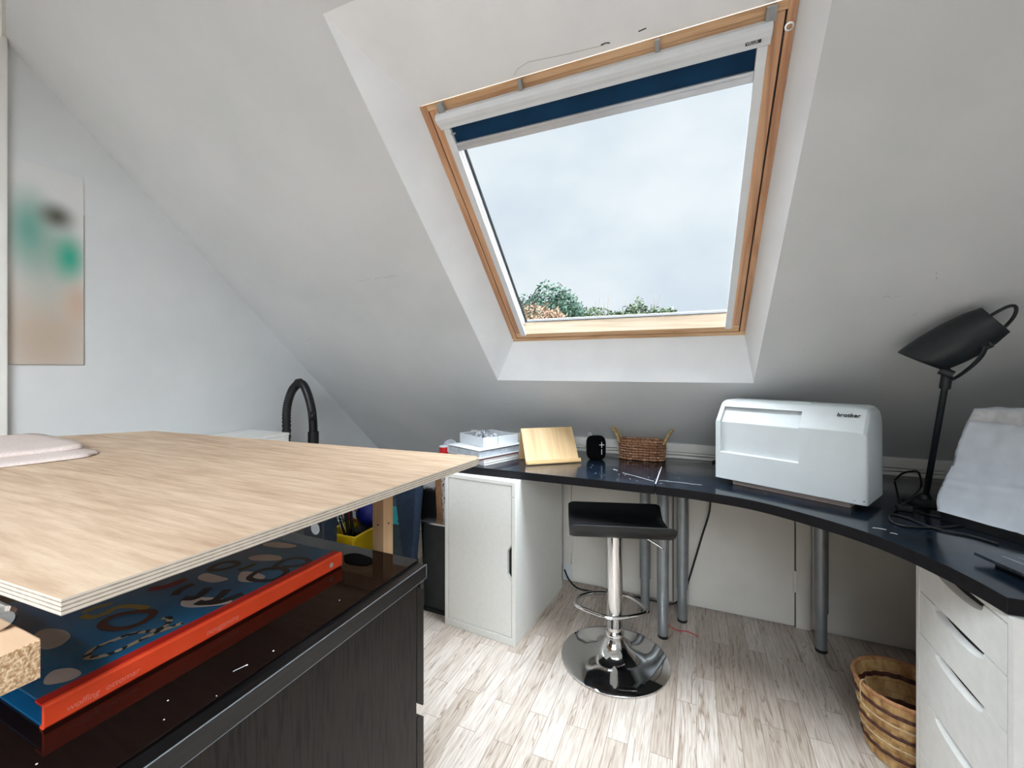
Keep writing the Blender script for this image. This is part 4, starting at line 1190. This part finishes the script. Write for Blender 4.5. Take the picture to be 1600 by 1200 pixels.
# near trestle with chipboard beam and support rod
t1 = thing('trestle', 'near trestle with a chipboard beam and steel rod under the plywood corner', 'trestle', (-1.5, .17, 0))
b_ = MB().box(-2.0, -.6515, .130, .2205, .882, .925)
b_.build('beam', 'board_face', t1, bevel=.002)
MB().box(-.6515, -.6495, .131, .2195, .883, .924).build('beam_end', 'chipboard', t1, bevel=.0005)
MB().cyl((-1.95, .2085, .9385), (-.708, .2085, .9385), .0125, n=24).build('rod', 'steel', t1, smooth=40)
b_ = MB(); b_.cyl((-.7085, .2085, .9385), (-.7035, .2085, .9385), .0132, .009, 24); b_.build('rod_end', 'chrome', t1, smooth=40)
for x in (-1.45, -1.95):
    for s2 in (-1, 1):
        b_ = MB(); b_.tube([(x, .175 + s2 * .16, 0), (x, .175 + s2 * .02, .885)], .024, 4); b_.build('leg', 'post_pine', t1)
# far trestle
t2 = thing('trestle', 'far trestle with a squared pine post behind the black dresser', 'trestle', (-1.3, .98, 0))
MB().box(-.80, -.763, .902, .941, 0, .914).build('leg', 'post_pine', t2, bevel=.001)
MB().box(-1.84, -1.80, .902, .941, 0, .914).build('leg', 'post_pine', t2, bevel=.001)
MB().box(-1.90, -.72, .90, .944, .9145, .9515).build('beam', 'post_pine', t2, bevel=.001)
MB().cyl((-.781, .9022, .80), (-.781, .9014, .80), .0028, n=10).build('screw', 'gap_dark', t2)
MB().cyl((-.7632, .923, .80), (-.7624, .923, .80), .0028, n=10).build('screw', 'gap_dark', t2)

# folded linen on the plywood
fc = thing('folded_cloth', 'folded beige linen cloth at the left edge of the plywood', 'cloth', (-1.85, .48, .970))
def cloth_layer(poly, z0, th, amp, seed):
    pts = spline([(x, y, 0) for x, y in poly], 8, closed=True)
    cx = sum(p.x for p in pts) / len(pts); cy = sum(p.y for p in pts) / len(pts)
    b_ = MB(); loops = []
    for k, (s2, zz_) in enumerate([(.97, z0), (1.0, z0 + th * .35), (1.0, z0 + th * .75), (.97, z0 + th), (.8, z0 + th), (.6, z0 + th), (.4, z0 + th), (.2, z0 + th), (.03, z0 + th)]):
        L = []
        for i, p in enumerate(pts):
            q = Vector((p.x * 14, p.y * 14, seed))
            rr_ = s2 + amp * mnoise.noise(q) * (.6 if k < 4 else .2)
            x, y = cx + (p.x - cx) * rr_, cy + (p.y - cy) * rr_
            zv = zz_ + (amp * .25 * (1 + mnoise.noise(Vector((x * 11, y * 11, seed + 3)))) if k >= 3 else 0)
            L.append((x, y, zv))
        loops.append(L)
    b_.loft(loops); return b_
cloth_layer([(-1.66, .665), (-1.575, .635), (-1.555, .595), (-1.585, .46), (-1.63, .30), (-2.05, .28), (-2.12, .5), (-2.1, .63)], .970, .005, .02, 1).build('lower_fold', 'linen_cloth', fc, smooth='all')
cloth_layer([(-2.16, .69), (-1.88, .70), (-1.72, .672), (-1.675, .635), (-1.70, .50), (-1.75, .31), (-2.02, .30), (-2.14, .45)], .977, .009, .02, 5).build('upper_fold', 'linen_cloth', fc, smooth='all')

# ================================================================== dresser
dr = thing('dresser', 'black-brown chest of drawers with a glass sheet on top, left foreground', 'dresser', (-.9, .4, 0))
MB().box(-1.27, -.553, .04, .797, .750, .780).build('top_slab', 'slab_veneer', dr, bevel=.0015)
MB().box(-.5542, -.5526, .04, .797, .7796, .7806).build('highlight_strip', 'edge_highlight', dr)  # pale strips paint a thin highlight along the slab edges
MB().box(-.5542, -.5526, .7955, .7975, .7500, .7796).build('highlight_strip', 'edge_highlight', dr)
MB().box(-.5534, -.5526, .10, .797, .7498, .7504).build('highlight_strip', 'edge_highlight', dr)
MB().box(-.580, -.556, .045, .764, 0, .7495).build('side_panel', 'black_brown_veneer', dr, bevel=.001)
MB().box(-1.267, -1.243, .045, .764, 0, .7495).build('side_panel', 'black_brown_veneer', dr, bevel=.001)
MB().box(-1.243, -.580, .050, .062, .02, .7495).build('back_panel', 'black_brown_veneer', dr)
for z0, z1 in ((.470, .738), (.215, .455), (.03, .200)):
    b_ = MB()
    yy = [(.768, z0 + .022), (.768, z1), (.772, z1), (.792, z1 - .012), (.792, z0), (.788, z0)]
    b_.loft([[(x, y, z) for y, z in yy] for x in (-1.262, -.5575)])
    b_.build('drawer', 'black_brown_veneer', dr)
gl = tag(MB().box(-1.27, -.577, .045, .800, .7805, .7855).build('glass_sheet', 'dark_glass_sheet', bevel=.0008), 'dark reflective glass sheet covering the black dresser top', 'glass sheet')
# specks of dust and dried paint on the glass
b_ = MB()
for x, y, s2 in [(-.600, .415, .0016), (-.593, .452, .0014), (-.63, .33, .0012), (-.60, .31, .001), (-.61, .60, .001), (-.66, .22, .0012), (-.61, .23, .001), (-.58, .36, .0008)]:
    b_.lathe([(.0001, 0), (s2, 0), (s2 * .6, .0005), (.0001, .0006)], 8, (x, y), .7856)
b_.tube([(-.600, .415, .786), (-.605, .398, .786)], .0004, 5)
o = b_.build('dried_paint_specks', 'paper_white'); tag(o, 'white dried paint specks on the dark glass sheet', 'paint specks'); o['kind'] = 'stuff'
# small black case
b_ = MB()
cs = [(-.705, .727), (-.698, .742), (-.680, .748), (-.640, .742), (-.628, .730), (-.640, .715), (-.680, .710)]
cs = [(x - .035, y + .015) for x, y in cs]
pts = spline([(x, y, 0) for x, y in cs], 5, closed=True)
b_.loft([[(p.x, p.y, z) for p in pts] for z in (.7857, .790)])
tag(b_.build('black_case', 'matte_black', bevel=.001), 'small flat black case lying on the glass near the pine post', 'case')

# ---------------- big picture book
bk = thing('picture_book', 'large blue picture book with orange spine lying on the black dresser', 'book', (-.9, .47, .7857))
Z0, Z1 = .7858, .8155
bx0, bx1, by0, by1 = -1.08, -.712, .243, .706
MB().box(bx0, bx1 - .012, by0 + .002, by1 - .002, Z1 - .003, Z1).build('front_cover', 'book_cover', bk, bevel=.0006)
MB().box(bx0, bx1 - .010, by0 + .002, by1 - .002, Z0, Z0 + .003).build('back_cover', 'book_cover', bk)
MB().box(bx0 + .006, bx1 - .010, by0 + .045, by1 - .006, Z0 + .003, Z1 - .003).build('page_block', 'pages', bk)
b_ = MB()
sp_ = [(bx1 - .010, Z0), (bx1 - .002, Z0 - .0001), (bx1 + .002, Z0 + .004), (bx1 + .002, Z1 - .002), (bx1, Z1 + .0005), (bx1 - .004, Z1 + .001), (bx1 - .004, Z0 + .003), (bx1 - .010, Z0 + .003)]
b_.loft([[(x, y, z) for x, z in sp_] for y in (by0, by1)])
spn = b_.build('spine', 'book_orange', bk)
MB().box(bx1 - .022, bx1 - .003, by0, by1, Z1 - .0028, Z1 + .0004).build('spine_hinge', 'book_red_hinge', bk, bevel=.0003)
rot_sp = Matrix.Rotation(radians(90), 4, 'Z') @ Matrix.Rotation(radians(90), 4, 'X')
o0 = Vector(bk.location)
text_mesh('spine_lettering', 'nougamina', .012, 'spine_ink', bk, Vector((bx1 + .0022, .425, Z0 + .009)) - o0, rot_sp, extrude=.0001, shear=.2)
text_mesh('spine_lettering', 'wolfing  ottomar', .011, 'spine_ink', bk, Vector((bx1 + .0022, .262, Z0 + .009)) - o0, rot_sp, extrude=.0001, shear=.2)
b_ = MB(); b_.lathe([(.0001, 0), (.0048, 0), (.0048, .0003), (.0001, .0003)], 24)
b_.xform(Matrix.Translation((bx1 + .002, .676, Z0 + .015)) @ Matrix.Rotation(radians(90), 4, 'Y'))
b_.build('spine_emblem', 'cloud_paint', bk)
ART_LINES=[
('black_paint',0.014,1,[(-0.791, 0.554), (-0.796, 0.578), (-0.778, 0.598), (-0.749, 0.599), (-0.736, 0.581), (-0.739, 0.561), (-0.76, 0.549), (-0.78, 0.547)]),
('black_paint',0.014,1,[(-0.779, 0.595), (-0.792, 0.621), (-0.781, 0.645), (-0.753, 0.651), (-0.736, 0.641), (-0.742, 0.625), (-0.763, 0.61)]),
('black_paint',0.018,0,[(-0.848, 0.454), (-0.86, 0.471), (-0.86, 0.492)]),
('black_paint',0.018,0,[(-0.823, 0.454), (-0.805, 0.466), (-0.82, 0.495)]),
('black_paint',0.018,0,[(-0.788, 0.456), (-0.775, 0.459), (-0.766, 0.474), (-0.782, 0.505)]),
('black_paint',0.018,0,[(-0.774, 0.459), (-0.752, 0.474), (-0.742, 0.506)]),
('black_paint',0.015,1,[(-0.895, 0.543), (-0.902, 0.565), (-0.884, 0.581), (-0.863, 0.578), (-0.866, 0.556), (-0.881, 0.542)]),
('ochre_paint',0.014,0,[(-0.915, 0.356), (-0.893, 0.362), (-0.889, 0.376), (-0.893, 0.393), (-0.873, 0.405), (-0.842, 0.412)]),
('ochre_paint',0.012,0,[(-0.926, 0.362), (-0.926, 0.376), (-0.916, 0.396)]),
('brown_paint',0.014,1,[(-0.858, 0.358), (-0.867, 0.377), (-0.849, 0.397), (-0.825, 0.409), (-0.809, 0.4), (-0.803, 0.382), (-0.812, 0.364), (-0.836, 0.355)]),
('snake_paint',0.01,0,[(-0.777, 0.306), (-0.79, 0.32), (-0.789, 0.344), (-0.781, 0.365), (-0.76, 0.383), (-0.763, 0.399), (-0.778, 0.409), (-0.787, 0.404)]),
('snake_paint',0.01,0,[(-0.777, 0.306), (-0.762, 0.315), (-0.754, 0.332), (-0.754, 0.359), (-0.753, 0.377), (-0.743, 0.41)]),
('red_paint',0.02,0,[(-0.914, 0.448), (-0.896, 0.466), (-0.893, 0.498)]),
('green_paint',0.012,0,[(-0.837, 0.561), (-0.832, 0.579), (-0.834, 0.595)]),
]
ART_CLOUDS=[
[(-0.804, 0.44), (-0.819, 0.457), (-0.789, 0.473), (-0.740, 0.484), (-0.738, 0.471), (-0.776, 0.444)],
[(-0.883, 0.514), (-0.882, 0.529), (-0.843, 0.531), (-0.819, 0.53), (-0.831, 0.511), (-0.865, 0.507)],
[(-0.874, 0.608), (-0.861, 0.63), (-0.821, 0.64), (-0.803, 0.625), (-0.848, 0.604)],
[(-0.795, 0.534), (-0.824, 0.559), (-0.799, 0.569), (-0.764, 0.565), (-0.763, 0.544)],
[(-0.911, 0.67), (-0.894, 0.688), (-0.834, 0.693), (-0.843, 0.674), (-0.895, 0.663)],
[(-0.914, 0.302), (-0.921, 0.317), (-0.89, 0.326), (-0.86, 0.322), (-0.846, 0.305), (-0.86, 0.292)],
[(-0.774, 0.265), (-0.784, 0.277), (-0.768, 0.289), (-0.743, 0.289), (-0.740, 0.276), (-0.757, 0.261)],
]
fcv = bpy.data.objects['front_cover']
za = Z1 + .00015
for cl_ in ART_CLOUDS:
    p_ = spline([(x, y, 0) for x, y in cl_], 6, closed=True)
    b_ = MB(); b_.loft([[(p.x, p.y, za - .0001) for p in p_], [(p.x, p.y, za) for p in p_]]); b_.build('painted_cloud', 'cloud_paint', fcv)
for i_, (mt, wd_, cl_, pp_) in enumerate(ART_LINES):
    za2 = za + .0001 + i_ * .00003
    p_ = spline([(x, y, 0) for x, y in pp_], 6, closed=bool(cl_))
    L1, L2 = [], []; k = len(p_)
    for i in range(k):
        t_ = (p_[(i + 1) % k] - p_[i - 1]) if cl_ else (p_[min(i + 1, k - 1)] - p_[max(i - 1, 0)])
        t_.normalize(); nn = Vector((-t_.y, t_.x, 0)) * wd_ * .42
        L1.append(p_[i] + nn); L2.append(p_[i] - nn)
    vs = [(p.x, p.y, za2) for p in L1 + L2]
    fs2 = [(i, (i + 1) % k, k + (i + 1) % k, k + i) for i in range(k if cl_ else k - 1)]
    MB().add(vs, fs2).build('painted_snake_letter', mt, fcv, fix=False)

# ================================================================== things in the left corner, below and behind the plywood
wc = thing('white_chest', 'white chest standing against the left wall beyond the plywood', 'cabinet', (-2.1, 1.3, 0))
MB().box(-2.25, -1.945, 1.02, 1.575, .874, .886).build('top', 'cabinet_right', wc, bevel=.001)
MB().box(-2.248, -1.947, 1.025, 1.572, 0, .8725).build('body', 'cabinet_right', wc, bevel=.001)

vc = thing('vacuum_cleaner', 'black canister vacuum cleaner with ribbed hose arching above the plywood', 'vacuum cleaner', (-2.03, 1.85, 0))
b_ = MB(); b_.loft([sq_loop(.14 * k, .17 * k, z, p=2.6) for z, k in [(.0, .75), (.02, .9), (.10, .95), (.18, .85), (.24, .6), (.26, .2)]]); b_.xform(Matrix.Translation((-2.10, 2.02, 0)))
b_.build('body', 'black_plastic', vc, smooth='all')
hp = spline([(-2.10, 1.98, .22), (-2.15, 1.80, .35), (-2.16, 1.735, .60), (-2.155, 1.725, .88), (-2.150, 1.725, 1.00), (-2.125, 1.735, 1.09), (-2.085, 1.745, 1.136)], 14)
b_ = MB(); b_.tube(hp, [.0225 + .0022 * (1 if i % 2 else -1) for i in range(len(hp))], 16)
b_.build('ribbed_hose', 'black_rubber', vc, smooth='all')
gp = spline([(-2.092, 1.744, 1.131), (-2.060, 1.752, 1.132), (-2.03, 1.757, 1.085), (-2.006, 1.765, 1.00), (-1.999, 1.770, .92), (-1.998, 1.772, .84)], 8)
MB().tube(gp, .0245, 16, flat=.9).build('handle', 'black_plastic', vc, smooth='all')
MB().cyl((-2.092, 1.744, 1.134), (-2.068, 1.75, 1.137), .0275, n=20).build('hose_collar', 'black_plastic', vc, smooth=40)
MB().tube([(-1.985, 1.755, .975), (-1.980, 1.75, .955), (-1.980, 1.75, .930)], .010, 10).build('trigger', 'black_plastic', vc, smooth='all')
MB().cyl((-1.998, 1.772, .78), (-1.998, 1.772, .862), .0290, n=20).build('clamp', 'black_plastic', vc, smooth=40)
MB().cyl((-1.998, 1.772, .06), (-1.998, 1.772, .80), .0165, n=20).build('tube', 'chrome', vc, smooth=40)
MB().box(-2.10, -1.945, 1.69, 1.80, 0.0, .06).build('floor_nozzle', 'black_plastic', vc, bevel=.01)
b_ = MB(); hp = [(-2.12 + .0 * i, 1.655, .15 + .012 * i) for i in range(20)]
b_.tube(hp, [.030 + .004 * (1 if i % 2 else -1) for i in range(20)], 14); b_.build('ribbed_hose', 'bracket_grey', vc, smooth='all')

sc_ = thing('trolley_case', 'dark blue case with a round silver wheel and white tag beside the crate', 'suitcase', (-1.83, 1.64, 0))
MB().box(-1.90, -1.76, 1.62, 1.72, 0, .44).build('body', 'suitcase_blue', sc_, bevel=.012)
for zz_ in (.395, ):
    b_ = MB(); b_.lathe([(.0001, 0), (.020, 0), (.024, .006), (.030, .006), (.030, .012), (.0001, .014)], 28)
    b_.xform(Matrix.Translation((-1.80, 1.62, zz_)) @ Matrix.Rotation(radians(90), 4, 'X')); b_.build('wheel', 'steel', sc_, smooth=30)
MB().add([(-1.862, 1.617, .292), (-1.815, 1.617, .284), (-1.818, 1.617, .322), (-1.858, 1.617, .318)], [(0, 1, 2, 3)]).build('tag', 'paper_white', sc_)

ck = thing('crate', 'yellow plastic crate holding black tools under the plywood', 'crate', (-1.825, 1.965, 0), radians(3))
ch_ = .30
b_ = MB()
X0, X1, Y0, Y1 = -.095, .105, -.180, .19
b_.box(X0, X1, Y0, Y1, 0, .006).box(X0, X0 + .006, Y0, Y1, .006, ch_).box(X1 - .006, X1, Y0, Y1, .006, ch_).box(X0, X1, Y0, Y0 + .006, .006, ch_).box(X0, X1, Y1 - .006, Y1, .006, ch_)
b_.build('body', 'crate_yellow', ck, local=True, bevel=.002)
b_ = MB().box(X0 - .014, X1 + .014, Y0 - .014, Y0, ch_ - .02, ch_).box(X0 - .014, X1 + .014, Y1, Y1 + .014, ch_ - .02, ch_).box(X0 - .014, X0, Y0, Y1, ch_ - .02, ch_).box(X1, X1 + .014, Y0, Y1, ch_ - .02, ch_)
b_.box(X0 - .012, X1 + .012, Y0 - .010, Y0, ch_ - .062, ch_ - .054)
for x in (X0 - .01, X0 + .06, X0 + .075, X1 - .01): b_.box(x, x + .008, Y0 - .012, Y0, ch_ - .12, ch_ - .02)
b_.build('rim', 'crate_yellow', ck, local=True, bevel=.001)
tp = thing('tripod', 'folded black tripod with chrome braces leaning in the yellow crate', 'tripod', (-1.76, 1.83, .012))
for k in range(3):
    o1 = Vector((.012 * k, .016 * k, 0))
    MB().tube([Vector((-1.765, 1.815, .012)) + o1, Vector((-1.80, 1.812, .29)) + o1, Vector((-1.845, 1.805, .44)) + o1 * 1.6, Vector((-1.875, 1.80, .52)) + o1], .009, 10).build('leg', 'black_plastic', tp, smooth='all')
MB().tube([(-1.778, 1.798, .31), (-1.835, 1.792, .44)], .0026, 8).tube([(-1.80, 1.798, .30), (-1.85, 1.792, .41)], .0026, 8).tube([(-1.815, 1.793, .375), (-1.80, 1.793, .375)], .003, 8).build('brace', 'chrome', tp, smooth='all')
tag(MB().box(-1.90, -1.75, 1.93, 2.12, .007, .262).build('tool_bag', 'black_plastic', bevel=.01), 'black tool bag inside the yellow crate', 'bag')
rt = thing('hand_tool', 'red handled clamp lying in the yellow crate', 'tool', (-1.85, 1.90, .25))
MB().tube([(-1.83, 1.90, .30), (-1.875, 1.895, .42), (-1.83, 1.89, .45), (-1.80, 1.895, .40)], .009, 8).tube([(-1.81, 1.90, .34), (-1.87, 1.90, .36)], .008, 8).build('frame', 'tool_red', rt, smooth='all')
MB().cyl((-1.815, 1.90, .44), (-1.80, 1.905, .50), .012, n=10).build('handle', 'cardboard', rt, smooth=40)
b_ = MB(); b_.lathe([(.085 * sin(pi * i / 16) + .0001, -.085 * cos(pi * i / 16)) for i in range(17)], 32, (-1.815, 2.03), .348)
tag(b_.build('ball', 'ball_blue', smooth='all'), 'dark blue ball behind the pine post, above the yellow crate', 'ball')

# bags and flat things stored between crate and cupboard
def slant(name, mat, parent, pts_bot, pts_top, z0, z1, bevel=.004, **k):
    b_ = MB(); b_.loft([[(x, y, z0) for x, y in pts_bot], [(x, y, z1) for x, y in pts_top]]); return b_.build(name, mat, parent, bevel=bevel, **k)
gb = thing('slate_bag', 'slate green bag with a teal label right of the pine post', 'bag', (-1.45, 1.78, 0))
slant('body', 'slate_fabric', gb, [(-1.50, 1.80), (-1.37, 1.80), (-1.37, 1.90), (-1.50, 1.90)], [(-1.50, 1.78), (-1.37, 1.78), (-1.37, 1.90), (-1.50, 1.90)], 0, .66, .01)
lb = MB().add([(-1.455, 1.783, .412), (-1.395, 1.783, .415), (-1.395, 1.782, .508), (-1.455, 1.782, .505)], [(0, 1, 2, 3)]).build('label', 'teal_label', gb)
for dz in (0, 1):
    MB().tube([(-1.412, 1.779, .43 + .045 * dz), (-1.400, 1.779, .455), (-1.390, 1.779, .43 + .045 * dz + .01)], .0035, 6).build('label_mark', 'black_paint', lb)
nb_ = thing('navy_bag', 'tall navy blue cloth bag tapering downwards beside the slate bag', 'bag', (-1.35, 1.76, 0))
slant('body', 'navy_fabric', nb_, [(-1.335, 1.720), (-1.275, 1.720), (-1.28, 1.77), (-1.33, 1.77)], [(-1.39, 1.70), (-1.235, 1.70), (-1.235, 1.77), (-1.39, 1.77)], .27, .72, .008)
slant('base', 'black_rubber', nb_, [(-1.34, 1.722), (-1.255, 1.722), (-1.255, 1.775), (-1.34, 1.775)], [(-1.335, 1.722), (-1.275, 1.722), (-1.275, 1.77), (-1.335, 1.77)], 0, .27, .003)
dc = thing('document_case', 'black document case with a small white handle next to the navy bag', 'case', (-1.29, 1.95, 0))
slant('body', 'dark_case', dc, [(-1.40, 1.99), (-1.27, 1.99), (-1.27, 2.05), (-1.40, 2.05)], [(-1.425, 1.98), (-1.30, 1.98), (-1.30, 2.05), (-1.425, 2.05)], 0, .545, .006)
MB().tube([(-1.400, 1.995, .545), (-1.395, 1.995, .556), (-1.34, 1.995, .560), (-1.335, 1.995, .548)], .0055, 8).build('handle', 'paper_white', dc, smooth='all')
ff = thing('magazine_file', 'black magazine file with a silver rim standing on the floor beside the white cupboard', 'magazine file', (-1.27, 1.84, 0))
slant('body', 'file_black', ff, [(-1.265, 1.80), (-1.13, 1.80), (-1.13, 1.86), (-1.265, 1.86)], [(-1.268, 1.80), (-1.13, 1.80), (-1.13, 1.86), (-1.268, 1.86)], .018, .438, .002)
MB().box(-1.268, -1.128, 1.795, 1.862, 0.0, .017).build('foot', 'black_plastic', ff)
MB().box(-1.282, -1.125, 1.795, 1.864, .4385, .447).build('rim', 'steel', ff)
slant('body', 'cardboard', thing('cardboard_tube', 'long brown cardboard tube behind the magazine file', 'tube', (-1.2, 1.9, 0)), [(-1.255, 1.93), (-1.205, 1.93), (-1.205, 1.965), (-1.255, 1.965)], [(-1.290, 1.93), (-1.238, 1.93), (-1.238, 1.965), (-1.290, 1.965)], 0, .66, .006)
ct = bpy.data.objects['cardboard_tube']
cr_ = MB()
for k in range(5):
    cr_.tube([(-1.284 + .010 * k, 1.945, .66), (-1.294 + .012 * k + random.uniform(-.004, .004), 1.945, .70 + random.uniform(0, .015))], .007, 6)
cr_.build('paper_tuft', 'paper_grey', ct)
pr_ = thing('paper_roll', 'white speckled wallpaper roll squeezed against the side of the white cupboard', 'roll', (-1.14, 1.95, 0))
MB().cyl((-1.165, 1.898, 0), (-1.205, 1.898, .70), .020, n=24).build('roll', 'speckled_paper', pr_, smooth=40)

# ================================================================== poster
po = MB().box(0, .002, 0, .208, 0, .745).build('poster', 'poster_print', local=True)
po.location = (XL + .0005, .677, 1.234)
tag(po, 'softly blurred green and beige paper poster on the left wall', 'poster')
MB().box(.0, .0025, .208, .2095, 0, .60).box(0, .0025, 0, .208, -.0015, 0).build('edge', 'poster_edge', po, local=True)
